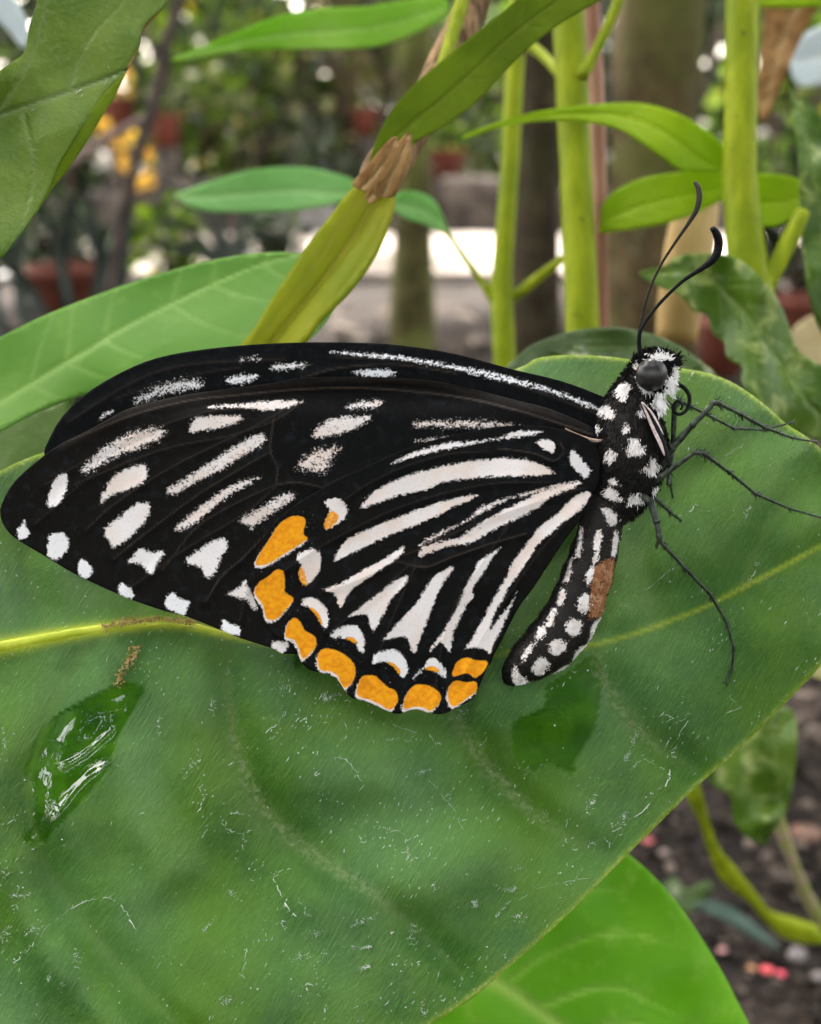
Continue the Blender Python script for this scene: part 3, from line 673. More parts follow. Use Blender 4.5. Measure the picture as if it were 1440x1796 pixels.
hw = [
 S(c4([(910,205),(840,230),(700,250),(560,270),(400,300),(200,340),(60,380),(-40,410),(-35,395),(100,330),(300,275),(500,260),(620,240),(750,200),(860,200)]), 3, 1.5, .5),
 S(c4([(980,470),(880,485),(700,490),(500,500),(300,525),(180,570),(100,590),(0,610),(-130,660),(-230,690),(-235,665),(-200,620),(-130,560),(0,500),(150,450),(300,415),(450,390),(650,368),(800,380),(920,420)]), 3),
 S(c4([(500,605),(430,650),(330,690),(250,735),(100,800),(-80,870),(-250,956),(-330,990),(-410,1028),(-400,980),(-340,890),(-180,810),(0,740),(200,665),(400,612)])),
 S(c3([(1110,350),(1095,410),(1000,480),(880,560),(770,640),(720,740),(690,710),(670,660),(605,625),(700,590),(850,500),(1000,420)])),
 S(c4([(860,570),(720,625),(560,700),(400,790),(250,870),(130,930),(170,880),(300,820),(430,760),(500,690),(620,640),(760,600)]), 3.5, 1.1),
 S(c4([(1130,520),(1150,540),(1060,580),(960,620),(860,700),(740,760),(560,850),(460,910),(330,930),(230,960),(120,1000),(140,940),(230,905),(380,870),(480,800),(620,720),(780,640),(900,580),(1020,530)]), 3.2, 1.3),
 S(c4([(860,570),(1000,540),(1120,515),(1130,530),(1000,555),(880,590),(780,620),(760,605)]), 3, .8),
 S(c5([(1195,-140),(1205,-100),(1150,-20),(1050,50),(960,130),(880,200),(830,280),(760,380),(700,460),(650,560),(610,620),(575,730),(600,700),(660,620),(720,540),(745,490),(720,570),(680,660),(640,750),(600,830),(575,890),(540,868),(480,850),(410,862),(440,820),(500,720),(540,640),(610,510),(680,390),(720,300),(820,170),(900,70),(1000,0),(1060,-70),(1130,-120)])),
 S(c5([(645,215),(600,270),(560,340),(520,400),(470,470),(470,545),(440,560),(400,640),(370,700),(340,780),(325,880),(290,850),(270,815),(230,840),(185,885),(200,840),(260,770),(300,700),(350,620),(380,560),(410,480),(450,400),(500,310),(560,260)]), pl=.3),
 S(c3([(1430,480),(1380,560),(1340,620),(1310,700),(1260,820),(1180,1030),(1150,990),(1120,930),(1060,930),(980,950),(1020,890),(1100,800),(1180,720),(1250,610),(1310,530)]), pl=.2),
 S(c3([(1140,540),(1110,610),(1040,680),(980,790),(920,895),(890,830),(870,780),(760,800),(830,740),(920,670),(1000,610),(1060,560)]), pl=.2),
 S(c3([(690,45),(740,80),(755,140),(730,190),(650,240),(615,245),(610,200),(640,130),(605,80),(640,55)])),
 S(c3([(510,370),(560,375),(590,410),(580,500),(540,570),(500,600),(460,580),(445,520),(460,470),(430,430),(450,395)])),
 S(c3([(500,675),(560,685),(620,740),(640,820),(630,870),(600,870),(580,820),(550,770),(510,740),(460,720),(470,695)]), pl=.3),
 S(c3([(640,915),(690,870),(760,850),(820,855),(850,900),(870,970),(850,1030),(815,1000),(800,950),(740,935),(650,930)]), pl=.5),
 S(c3([(910,1080),(930,1030),(1010,1005),(1070,1010),(1120,1060),(1140,1130),(1110,1185),(1080,1160),(1050,1110),(990,1085),(915,1095)]), pl=.7),
 S(c5([(90,1030),(140,980),(200,910),(250,930),(300,1000),(295,1040),(270,1030),(220,1000),(160,985),(100,1045)]), pl=.5),
 S(c4([(930,250),(970,265),(992,300),(975,340),(930,330),(880,290),(865,265)]), pl=.3),
 S(c6([(130,1240),(200,1300),(250,1370),(310,1440),(270,1520),(200,1480),(120,1400),(95,1310)]), pl=.5)]
HW_OUT = [(1038,868),(1022,905),(1005,928),(985,955),(967,982),(936,1030),(908,1067),(880,1119),(864,1150),(850,1182),(840,1205),(833,1220),(820,1231),(797,1243),(778,1252),(755,1251),(728,1244),(700,1252),(680,1247),(661,1239),(641,1230),(617,1224),(604,1210),(592,1192),(572,1182),(550,1177),(532,1166),(522,1146),(511,1128),(485,1118),(468,1097),(454,1068),(443,1043),(440,1015),(446,985),(458,950),(483,915),(520,884),(580,848),(650,815),(720,784),(800,762),(880,748),(950,747),(1015,762),(1050,790),(1052,840)]
hw_veins = [(c4([(1170,560),(900,640),(500,780),(100,960),(-40,1000)]),1.3,.35), (c4([(620,315),(700,320),(855,345),(950,385),(1000,380),(1040,330),(1020,285)]),1.2,.75),
 (c4([(560,330),(300,350),(0,440),(-200,540),(-350,640)]),1.2,.35), (c4([(80,1050),(180,1060),(330,1000),(560,920),(800,850)]),1.4,.7), (c4([(-30,1020),(80,1050)]),1.3,.5),
 ([(890,925),(830,1010),(790,1080),(768,1170),(765,1230)],1.2,.4), ([(730,990),(690,1080),(660,1160)],1.2,.35), ([(725,985),(640,1060),(575,1110)],1.2,.35), ([(1015,890),(930,990),(850,1110),(810,1190)],1.2,.3),
 ([(697,985),(620,1020),(560,1040)],1.2,.3), ([(980,845),(850,850),(700,890),(560,960),(500,1000)],1.2,.35)]
wing('forewing', FF_OUT, ff, [], ff_veins, lambda x, y: 13.28 + .0006 * (1050 - x) * .35 + 0 * y, 4.0, lambda x, y: np.full(len(x), 1.0))
wing('forewing', NF_OUT, near_fw, [], nf_veins, lambda x, y: 13.08 - .00012 * (1050 - x) + .10 * np.exp(-((y - 690) / 26.) ** 2) + 0 * x, 3.2, lambda x, y: np.clip((x - 330) / 250, 0, 1) * np.clip(1 - np.abs(y - 770) / 200, .0, 1) * .8)
wing('hindwing', HW_OUT, [(p, s_, t_, l_) for p, s_, t_, l_ in hw], oranges, hw_veins, lambda x, y: 12.92 + .05 * np.sin((x + y) / 60.) * .25 + .00028 * np.clip(y - 1000, 0, 300), 2.9, lambda x, y: np.clip(.55 + .5 * vnoise(x, y, 90, 51), 0, 1))
wing('hindwing', [(p[0] + 6, p[1] - 9) for p in HW_OUT], hw[:3], [], hw_veins[:3], lambda x, y: 13.36 + 0 * x - .0003 * np.clip(y - 1000, 0, 300), 9, lambda x, y: np.full(len(x), .5))

# ---- body: one continuous surface from abdomen tip to head
SP = np.array([(884,1192,3),(890,1189,15),(902,1180,24),(926,1160,37),(965,1130,48),(1000,1085,48),(1020,1038,46),(1036,990,43),(1048,945,39),(1060,905,38),(1082,870,48),(1098,835,59),(1104,795,65),(1104,755,61),(1104,715,48),(1112,690,36),(1126,670,33),(1142,656,38),(1156,643,36),(1170,630,22),(1178,622,4)], float)
def body_white():
    L = [c6(q) for q in (
     [(600,610),(655,640),(650,690),(610,740),(620,770),(580,815),(530,790),(500,720),(530,660)], [(770,810),(790,850),(770,900),(760,970),(720,965),(690,910),(730,850)],
     [(580,1015),(625,1040),(620,1090),(580,1125),(540,1110),(560,1060)], [(640,1140),(690,1160),(720,1220),(760,1290),(680,1330),(580,1300),(590,1190)],
     [(820,1330),(870,1350),(900,1420),(880,1500),(820,1510),(740,1480),(700,1460),(780,1400)], [(430,850),(480,880),(500,960),(470,985),(400,950),(340,900),(380,860)],
     [(330,1000),(380,1060),(350,1110),(300,1080),(300,1020)], [(440,1250),(490,1290),(490,1350),(430,1410),(400,1350),(400,1300)], [(460,1500),(500,1530),(530,1610),(480,1600),(430,1560)],
     [(440,1600),(500,1630),(560,1740),(500,1745),(400,1700),(390,1640)], [(690,1650),(750,1720),(760,1760),(640,1790),(600,1740)], [(880,1610),(925,1650),(910,1700),(860,1690),(850,1640)],
     [(700,560),(760,560),(800,660),(870,715),(810,735),(740,690),(710,630)], [(1060,440),(1130,470),(1150,560),(1100,650),(1030,700),(1010,760),(1020,860),(960,900),(920,810),(870,700),(960,690),(1030,620),(1040,520)],
     [(870,330),(940,300),(1040,350),(1060,410),(1000,405),(880,360)], [(690,460),(750,440),(760,490),(700,505)])]
    L += [c7(q) for q in (
     [(850,230),(900,225),(970,280),(975,360),(920,370),(880,310)], [(820,400),(860,430),(850,500),(830,590),(820,650),(780,640),(790,560),(780,500)], [(960,400),(1000,450),(990,530),(970,610),(930,590),(940,500)],
     [(720,380),(710,480),(700,560),(680,620),(650,590),(680,480),(690,400)], [(640,620),(620,700),(610,790),(580,815),(560,800),(590,720),(610,650)], [(780,670),(810,700),(780,790),(750,840),(735,800),(720,740)],
     [(560,840),(575,890),(550,990),(510,970),(530,880)], [(700,890),(750,900),(750,1030),(700,1050),(660,1010),(665,930)], [(480,1000),(510,1010),(490,1070),(470,1145),(430,1130),(450,1050)],
     [(630,1080),(690,1110),(690,1180),(630,1230),(570,1190),(570,1120)], [(870,1100),(870,1190),(790,1275),(765,1240),(780,1140),(820,1100)], [(390,1130),(430,1160),(390,1230),(350,1270),(330,1240),(360,1170)],
     [(500,1240),(560,1255),(580,1300),(540,1360),(480,1370),(440,1330),(445,1270)], [(700,1300),(770,1300),(750,1360),(660,1440),(635,1390),(660,1340)], [(300,1280),(330,1290),(290,1370),(230,1440),(220,1420),(250,1340)],
     [(380,1375),(440,1410),(430,1480),(380,1540),(320,1510),(310,1450)], [(560,1460),(640,1460),(580,1520),(430,1605),(480,1530)], [(180,1440),(210,1500),(260,1550),(310,1600),(370,1610),(320,1670),(270,1670),(190,1620),(160,1540)])]
    return [catmull(q, 3, True) for q in L]
BW = body_white(); BROWN = catmull(c7([(810,660),(880,630),(975,640),(970,860),(940,1000),(890,1080),(790,1090),(745,1060),(760,900),(770,780)]), 3, True)
def fieldw(q, polys, soft=3.):
    r = np.full(len(q), -1.6)
    for p in polys: r = np.maximum(r, np.clip(sdf(q, p) / soft - .3, -1.6, 1.5))
    return r
BODY_D = 13.14
def body():
    t = NT('body_scales'); v = t.obj(); n = t.noise(v, 3600, 3, .8); n2 = t.noise(v, 1500, 3)
    k = t.math('MULTIPLY', t.math('SUBTRACT', n, .5), 7)
    wm = t.ramp(t.math('ADD', t.attr('white'), k), -.25, .25); bm = t.ramp(t.math('ADD', t.attr('brown'), k), -.3, .3)
    c = t.mix(n2, (.004, .0035, .0035), (.013, .011, .010)); wh = t.mix(t.ramp(n2, .4, .6), (.80, .77, .78), (.68, .62, .60)); c = t.mix(wm, c, wh)
    br = t.mix(t.ramp(n2, .35, .65), (.25, .095, .035), (.42, .22, .12)); c = t.mix(bm, c, br)
    m = t.done(t.pbsdf(c, t.mixf(bm, .55, .3), .22, t.bump(t.math('ADD', n, n2), .5, .0001)))
    sp = catmull(SP, 6); seg = 44; V = []; q2 = []; n_ = len(sp)
    tn = np.gradient(sp[:, :2], axis=0); tn /= np.linalg.norm(tn, axis=1)[:, None]
    V = []
    for i, (x, y, r) in enumerate(sp):
        r = max(r, 1.5); nx, ny = -tn[i][1], tn[i][0]
        # segment rings on the abdomen
        g = 1 + (.028 * math.sin(i * 1.15) if i < 55 else 0)
        for kk in range(seg):
            th = 2 * math.pi * kk / seg; a = math.cos(th) * r * g; b = math.sin(th) * r * g * .92
            dcm = BODY_D + b * pxs(BODY_D); sc = BODY_D / dcm
            px_, py_ = x + nx * a, y + ny * a
            V.append((px_, py_, dcm)); q2.append((px_, py_))
    V = np.array(V); q2 = np.array(q2)
    # lay out in the plane of the body, so both flanks carry the same marks
    X = P(V[:, 0], V[:, 1], np.full(len(V), BODY_D)) + ((V[:, 2] - BODY_D) / 100)[:, None] * FW
    F = [(i * seg + k, (i + 1) * seg + k, (i + 1) * seg + (k + 1) % seg, i * seg + (k + 1) % seg) for i in range(n_ - 1) for k in range(seg)]
    F += [tuple(range(seg)), tuple((n_ - 1) * seg + k for k in range(seg))[::-1]]
    wh = fieldw(q2, BW, 2.5); br = fieldw(q2, [BROWN], 4)
    o = mesh('body', X, F, m, BF, attrs={'white': wh, 'brown': br})
    # fur
    cen = np.repeat(P(sp[:, 0], sp[:, 1], np.full(n_, BODY_D)), seg, axis=0); nr = X - cen; nr /= np.linalg.norm(nr, axis=1)[:, None] + 1e-12
    dirb = np.repeat(-(tn[:, :1] * RT + (-tn[:, 1:]) * UP), seg, axis=0)
    mb = MB(); wf = []
    idx = np.arange(len(X)); ring = idx // seg; X3 = X
    wts = np.where(ring > 56, 1.0, .3)
    wts = wts / wts.sum()
    pick = RNG.choice(idx, 15000, p=wts)
    for i in pick:
        rg = i // seg
        thx = rg > 56; head = rg > 92
        j = min(len(X) - 1, i + seg) if rg < n_ - 1 else i
        a_, b_ = RNG.random(2); k2 = rg * seg + (i % seg + 1) % seg
        p = X[i] + (X[k2] - X[i]) * a_ + (X[j] - X[i]) * b_
        L = (RNG.uniform(5, 13) if thx else RNG.uniform(2, 4)) * .6e-4 * (1.0 if not head else .95)
        w_i = wh[i]
        if w_i > 0 and thx: L *= .85
        dv = nr[i] * (.55 if thx else .25) + dirb[i] * (.8 if not head else .1) + RNG.normal(0, .22, 3); dv /= np.linalg.norm(dv)
        sd_ = np.cross(dv, FW + RNG.normal(0, .3, 3)); sd_ /= np.linalg.norm(sd_); wd = RNG.uniform(.6, 1.2) * .6e-4
        bend = nr[i] * -.15 * L
        mb.add([p - sd_ * wd, p + sd_ * wd, p + dv * L * .6 + sd_ * wd * .6 - bend * .3, p + dv * L * .6 - sd_ * wd * .6 - bend * .3, p + dv * L + bend], [(0, 1, 2, 3), (3, 2, 4)], 1.0 if w_i + RNG.normal(0, .25) > 0 else 0.0)
    ft = NT('body_fur'); fc = ft.mix(ft.attr('tint'), (.004, .0038, .0038), (.92, .90, .92)); fm = ft.done(ft.pbsdf(fc, .7, .12))
    mb.build('fur', fm, o)
body()
def tpx(pts, dep, rad, **kw):
    """tube through pixel points; dep scalar/list cm; rad in px"""
    pts = np.asarray(pts, float); dep = np.broadcast_to(np.asarray(dep, float), (len(pts),)); rad = np.broadcast_to(np.asarray(rad, float), (len(pts),))
    return P(pts[:, 0], pts[:, 1], dep), rad * pxs(13.0) / 100
chitin = simple('black_chitin', (.003, .0035, .004), (.011, .012, .013), 2500, .5, .12, .3, .0001)
legm_ = simple('grey_green_leg', (.006, .010, .008), (.05, .068, .05), 1500, .38, .35, .5, .0001, 3)
brownm = simple('brown_antenna', (.008, .006, .004), (.022, .017, .010), 2500, .5, .15, .3, .0001)
# eye
def eye():
    t = NT('eye_facets'); v = t.obj(); vo = t.vor(v, 9000).outputs['Distance']
    m = t.done(t.pbsdf(t.mix(t.noise(v, 400, 2), (.010, .010, .011), (.018, .017, .020)), .33, .7, t.bump(vo, .12, .00003)))
    mb = MB(); c = P(1143, 657, BODY_D - .215); r = 27.5 * pxs(13) / 100
    mb.blob(c, (r, r * .8, r * 1.08), seg=40, rings=24, rough=0); mb.build('eye', m, BF)
    mb = MB(); mb.blob(P(1143, 657, BODY_D + .215), (r, r * .8, r * 1.08), seg=24, rings=16, rough=0); mb.build('eye', m, BF)
eye()
a = c9([(175,1290),(165,1230),(160,1150),(180,1070),(280,930),(450,760),(600,660),(680,590),(705,500),(690,430),(660,390)])
p_, r_ = tpx(a, np.linspace(12.98, 12.55, len(a)), [4.2,4.2,3.7,3.2,3.0,3.3,5.0,7.0,7.6,7,4.6])
MB().tube(p_, r_, 10, 6).build('antenna', chitin, BF)
a = c9([(190,1290),(165,1200),(160,1090),(220,850),(300,660),(400,500),(490,370),(550,270),(572,190),(565,120),(545,78)])
p_, r_ = tpx(a, np.linspace(13.2, 13.75, len(a)), [3,2.8,2.5,2.3,2.3,2.6,3.5,5,5.5,5.2,4])
MB().tube(p_, r_, 10, 6).build('antenna', brownm, BF)
a = c6([(1060,640),(1110,618),(1180,640),(1238,710),(1248,790),(1215,870),(1160,905),(1110,890),(1090,840),(1120,785),(1160,790),(1180,830),(1165,860)])
p_, r_ = tpx(a, np.linspace(13.1, 12.9, len(a)), np.linspace(4.2, 2.2, len(a))); MB().tube(p_, r_, 10, 6).build('proboscis', chitin, BF)
def ld(x, y): return float(leaf_depth(np.array([float(x)]), np.array([float(y)]))[0])
def leg(pts, deps, rad, label=None, mat=legm_):
    mb = MB(); q = np.asarray(pts, float)
    deps = np.asarray(deps, float); rad = np.asarray(rad, float) * 1.18; A = np.column_stack([q, deps, rad]); B = [A[0]]
    for i in range(len(A) - 1):
        if np.hypot(*(A[i + 1, :2] - A[i, :2])) > 16:
            for t_ in (.12, .5, .88):
                m_ = A[i] * (1 - t_) + A[i + 1] * t_; m_[3] *= .92 if t_ == .5 else .85; B.append(m_)
        e_ = A[i + 1].copy(); e_[3] *= 1.15; B.append(e_)
    B = np.array(B); q, deps, rad = B[:, :2], B[:, 2], B[:, 3]
    p, r = tpx(q, deps, rad)
    mb.tube(p, r, 8, 3)
    # short spines along the shin and foot
    pp = catmull(np.column_stack([p, r]), 10)
    for k in range(len(pp) // 3, len(pp) - 1, 2):
        dv = pp[min(k + 2, len(pp) - 1), :3] - pp[k, :3]; dv /= np.linalg.norm(dv) + 1e-12
        s = np.cross(dv, FW) * RNG.choice([-1, 1]) + RNG.normal(0, .25, 3); s /= np.linalg.norm(s)
        mb.tube([pp[k, :3], pp[k, :3] + (s * .8 + dv * .9) * pp[k, 3] * RNG.uniform(2.2, 3.6)], [pp[k, 3] * .35, pp[k, 3] * .08], 4, 1)
    # claws
    e, f_ = pp[-1, :3], pp[-1, :3] - pp[-4, :3]; f_ /= np.linalg.norm(f_)
    s = np.cross(f_, FW)
    for g in (-1, 1): mb.tube([e, e + (f_ * .5 + s * g * .5) * 5e-4, e + (f_ + s * g * .7) * 6e-4 + FW * 2e-4], [r[-1] * .8, r[-1] * .5, r[-1] * .1], 5, 2)
    mb.build('leg', mat, BF)
leg([(1150,835),(1179,785),(1215,745),(1253,707),(1262,708),(1300,727),(1340,749),(1390,768),(1431,775)], [13.0,12.9,12.8,12.75,12.75,13.0,13.35,13.7,ld(1431,775)-.02], [5,6.5,5,3.4,3.4,3.2,3,2.2,1.6])
leg([(1172,850),(1174,830),(1180,780),(1183,712),(1190,705),(1206,710),(1250,732),(1287,751),(1337,754),(1390,741)], [13.3,13.35,13.4,13.3,13.3,13.4,13.7,13.9,14.1,ld(1390,741)-.02], [3.5,4,4.6,4.6,3.2,2.8,2.6,2.6,2,1.5])
leg([(1140,850),(1161,835),(1190,814),(1218,794),(1234,795),(1280,829),(1325,866),(1385,892),(1440,908),(1480,922)], [13.0,12.85,12.75,12.7,12.72,12.95,13.3,13.55,13.75,ld(1480,922)-.02], [5,5,4.2,3.4,3.4,2.9,2.6,2,1.7,1.4])
leg([(1120,865),(1141,880),(1152,915),(1156,940),(1158,950),(1200,995),(1247,1044),(1275,1094),(1287,1137),(1284,1175),(1273,1196)], [12.95,12.85,12.8,12.8,12.82,12.95,13.15,13.3,13.36,ld(1284,1175)-.04,ld(1273,1196)-.02], [5,5.6,5.5,4.6,3.2,3,2.8,2.2,2,1.8,1.6])
leg([(1140,865),(1153,878),(1175,898),(1194,913)], [13.3,13.35,13.5,ld(1194,913)-.02], [3.5,3.2,3,1.8])
leg([(1172,800),(1174,830),(1176,850),(1180,872)], [13.3,13.35,13.45,ld(1180,872)-.02], [3.5,2.6,2.2,1.6])
# folded front leg with pale stripe lying on the breast
p_, r_ = tpx(c6([(780,750),(830,860),(900,1000),(970,1150),(1030,1290),(1060,1420)]), 12.80, [3,5.5,6.5,6.5,5,3]); fl = MB().tube(p_, r_, 10, 5).build('leg', chitin, BF)
pk = simple('pink_white_stripe', (.55, .42, .42), (.78, .70, .70), 2500, .5, .4, .4, .0001)
p_, r_ = tpx(c6([(790,790),(840,900),(900,1040),(970,1190),(1010,1300)]), 12.74, [1,2.2,3,3.2,1.2]); MB().tube(p_, r_, 8, 5).build('stripe', pk, fl)
p_, r_ = tpx(c6([(800,790),(880,880),(940,980),(1000,1100)]), 12.73, [.8,1.7,1.8,.8]); MB().tube(p_, r_, 8, 5).build('stripe', pk, fl)
wb = simple('tan_wing_root', (.40, .24, .16), (.66, .48, .40), 1500, .5, .4, .4, .0001)
p_, r_ = tpx(c6([(60,1040),(160,1095),(260,1140),(360,1160),(430,1150)]), 12.95, [1,2.5,4,3.5,1.5]); MB().tube(p_, r_, 8, 5, flat=.5).build('wing_root', wb, BF)
# white face palps and dark crown tuft
def tuft(name, cx, cy, d, n, spread, dirs, L, tint, sz=1.0):
    mb = MB()
    for i in range(n):
        p = P(cx + RNG.normal(0, spread[0]), cy + RNG.normal(0, spread[1]), d + RNG.normal(0, .08)); a = dirs + RNG.normal(0, .35)
        dv = math.cos(a) * RT + math.sin(a) * UP + RNG.normal(0, .3) * FW; dv /= np.linalg.norm(dv); l = L * RNG.uniform(.6, 1.2) * .6e-4
        s = np.cross(dv, FW); s /= np.linalg.norm(s); wd = RNG.uniform(.8, 1.5) * .6e-4 * sz
        mb.add([p - s * wd, p + s * wd, p + dv * l * .6 + s * wd * .6, p + dv * l * .6 - s * wd * .6, p + dv * l], [(0, 1, 2, 3), (3, 2, 4)], tint)
    ft = NT(name + '_hair'); fc = ft.mix(ft.attr('tint'), (.004, .0038, .0038), (.92, .91, .93)); mb.build(name, ft.done(ft.pbsdf(fc, .7, .12)), BF)
tuft('palp', 1174, 668, 13.05, 380, (5, 10), R_(-50), 12, 1.0)
tuft('palp', 1157, 705, 13.0, 220, (5, 9), R_(-75), 13, 1.0)
tuft('crown_tuft', 1150, 625, 13.1, 300, (16, 4), R_(80), 9, 0.0)
tuft('crown_tuft', 1180, 633, 13.1, 260, (7, 6), R_(20), 9, 0.0)
tuft('forehead_scales', 1157, 627, 12.86, 150, (9, 3), R_(20), 7, 1.0)

# ================================================================== LEAVES AND STEMS AROUND IT
M_light = leafmat('light_green_leaf', (.10, .29, .028), (.155, .36, .05), (.30, .52, .12), .45, .3, .3, (.35, .6, .05), 25, bump=.0003)
M_mint = leafmat('mint_green_leaf', (.16, .46, .09), (.28, .58, .20), (.45, .68, .30), .45, .4, .35, (.4, .8, .1), 40)
M_dark = leafmat('olive_green_leaf', (.115, .18, .004), (.19, .28, .010), (.22, .30, .03), .6, .15, .35, (.4, .6, .01), 90)
M_bright = leafmat('bright_green_leaf', (.12, .36, .008), (.20, .50, .018), (.46, .62, .14), .45, .3, .45, (.4, .8, .02), 30)
M_yg = leafmat('yellow_green_leaf', (.27, .42, .003), (.37, .52, .005), (.42, .56, .02), .5, .2, .45, (.55, .9, .01), 40)
M_yell = leafmat('yellowing_leaf', (.22, .30, .008), (.34, .38, .012), (.42, .40, .06), .5, .2, .35, (.7, .65, .01), 60)
M_shiny = leafmat('glossy_dark_leaf', (.050, .12, .006), (.11, .21, .014), (.18, .28, .05), .34, .4, .15, (.2, .4, .02), 60, spots=(.30, .38, .10))
M_mott = leafmat('mottled_leaf', (.07, .13, .025), (.11, .19, .05), (.2, .28, .1), .3, .6, .15, None, 90, spots=(.46, .50, .32))
M_blue = leafmat('blue_green_leaf', (.05, .11, .085), (.10, .17, .14), (.18, .25, .2), .35, .6, .1, None, 30)
M_dry = leafmat('dry_tan_leaf', (.24, .12, .035), (.44, .26, .09), (.55, .40, .2), .6, .25, .3, (.6, .35, .1), 260, bump=.0012)
M_pale = leafmat('pale_blue_leaf', (.55, .66, .70), (.75, .82, .84), (.8, .85, .85), .3, .6, .2, None, 30)
M_ygstem = stemmat('yellow_green_stem', (.25, .33, .004), (.38, .46, .012), (.15, .24, .004))
M_brstem = simple('brown_stem', (.10, .05, .018), (.40, .25, .12), 420, .65, .25, 1, .0015, stretch=(1, 1, .25))
M_pinkstem = simple('pink_brown_stem', (.30, .13, .08), (.45, .24, .16), 100, .5, .4, .3, .0008, stretch=(1, 1, .2))
M_tan = simple('tan_stalk', (.40, .26, .09), (.58, .40, .17), 60, .6, .3, .4, .0008, stretch=(1, 1, .2))

# left, pale green leaf behind the wing tip
e = empty('pale_green_leaf', P(-60, 740, 17)); tag(e, 'pale green leaf behind the wing tip at the left edge, with a light midrib', 'leaf')
mid = [(-90, 760), (0, 707), (83, 657), (150, 617), (220, 575), (330, 520), (440, 470), (520, 448)]
traced_leaf('blade', [(-90,640),(0,592),(100,545),(250,490),(380,455),(480,443),(545,452),(600,500),(560,580),(470,640),(330,665),(200,680),(110,705),(50,730),(0,756),(-90,800)], 7,
            lambda x, y: 16.2 + .0016 * (x - 250) - .0035 * (y - 600) + .25 * vnoise(x, y, 160, 61), M_light, mid, auto_laterals(mid, 7, R_(50), 150), e, 6, 4, solid=.0003)
# damaged olive leaf edge under it
o = traced_leaf('ragged_leaf', [(-60,800),(0,745),(60,720),(100,703),(122,692),(132,700),(127,722),(140,760),(120,830),(60,880),(0,900),(-60,900)], 12,
            lambda x, y: 16.0 - .004 * (y - 800), leafmat('olive_brown_leaf', (.09, .20, .025), (.15, .29, .05), (.3, .3, .15), .45, .5, .3, (.3, .35, .05), 60), None, (), None, solid=.0002)
tag(o, 'ragged olive leaf with torn brown corner, behind the wing tip below the pale green leaf', 'leaf')
# top-left leaf
e = empty('curled_leaf', P(-40, 100, 14)); tag(e, 'dark olive leaf with a dry curled edge hanging in the top left corner', 'leaf')
TLD = lambda x, y: 14.1 + .0018 * (x - 150) - .0012 * (y - 200) + .16 * vnoise(x, y, 110, 62)
traced_leaf('blade', [(170,-280),(85,-130),(65,0),(52,45),(42,92),(12,115),(-60,170),(-190,260),(-210,430),(-150,560),(-10,462),(22,428),(55,385),(84,335),(105,285),(128,248),(152,210),(190,160),(222,125),(234,98),(245,78),(250,52),(262,35),(293,2),(325,-90),(270,-230)], 6,
            TLD, leafmat('dusty_olive_leaf', (.085, .165, .006), (.15, .24, .02), (.26, .35, .16), .45, .35, .15, (.25, .45, .02), 120, veinstr=.5), [(-180,260),(60,185),(160,150),(222,125)], [[(0,190),(60,90),(90,-40)],[(40,188),(60,300),(30,420)],[(120,168),(150,80),(220,0)]], e, 8, 4, solid=.0003)
traced_leaf('turned_edge', [(222,125),(200,172),(182,200),(152,250),(118,300),(92,330),(60,380),(84,332),(104,284),(126,246),(150,207),(188,158)], 6, lambda x, y: TLD(x, y) - .05, M_dark, None, (), e, solid=.0002, smooth_outline=False)
mb = MB(); q = np.array([(300,-10),(275,25),(258,40),(248,55),(243,80),(234,98),(223,123)]); mb.tube(P(q[:,0],q[:,1],TLD(q[:,0],q[:,1])-.02), [.00012,.00016,.0002,.0002,.00018,.0002,.00008], 6, 4); mb.build('dry_rim', M_dry, e)
mb = MB()
for i in range(110):
    c = np.array([RNG.uniform(5, 250), RNG.uniform(0, 430)])
    if sdf(c[None], np.array([(0,120),(50,40),(70,0),(280,0),(215,120),(90,300),(0,430)]))[0] < 6: continue
    a_ = RNG.uniform(-1.5, -.5); L = RNG.uniform(2, 9); r = c + L * np.array([math.cos(a_), math.sin(a_)])
    mb.tube(P(np.array([c[0], r[0]]), np.array([c[1], r[1]]), TLD(np.array([c[0], r[0]]), np.array([c[1], r[1]])) - .03), RNG.uniform(.4, 1.1) * 6e-5, 4, 1)
o = mb.build('leaf_specks', simple('pale_speck', (.5, .52, .4), (.75, .77, .65), 500, .6, .4, 0, .001)); tag(o, 'pale specks on the dark olive leaf in the top left corner', 'specks', kind='stuff')

# lower right bright leaf
e = empty('bright_green_leaf', P(760, 1900, 16.5)); tag(e, 'bright green leaf with a pale midrib under the lower right edge of the big leaf', 'leaf')
mid = [(700, 1640), (800, 1685), (870, 1725), (930, 1765), (1010, 1820), (1120, 1900)]
traced_leaf('blade', [(1060,1470),(1105,1500),(1150,1540),(1200,1600),(1250,1678),(1290,1750),(1325,1835),(1320,1960),(1100,2010),(800,1990),(640,1850),(640,1700),(760,1600),(900,1520),(1000,1470)], 10,
            lambda x, y: 16.4 - .0025 * (y - 1700) + .0012 * (x - 1000) + .22 * vnoise(x, y, 120, 63), M_bright, mid,
            [[(880,1730),(950,1680),(1030,1645),(1110,1635),(1180,1660)],[(940,1770),(1060,1730),(1150,1760),(1230,1800)],[(800,1690),(900,1600),(1000,1560),(1080,1560)],[(1010,1820),(1100,1790),(1200,1830)],[(830,1700),(820,1760),(840,1850)]], e, 14, 5, solid=.0003)

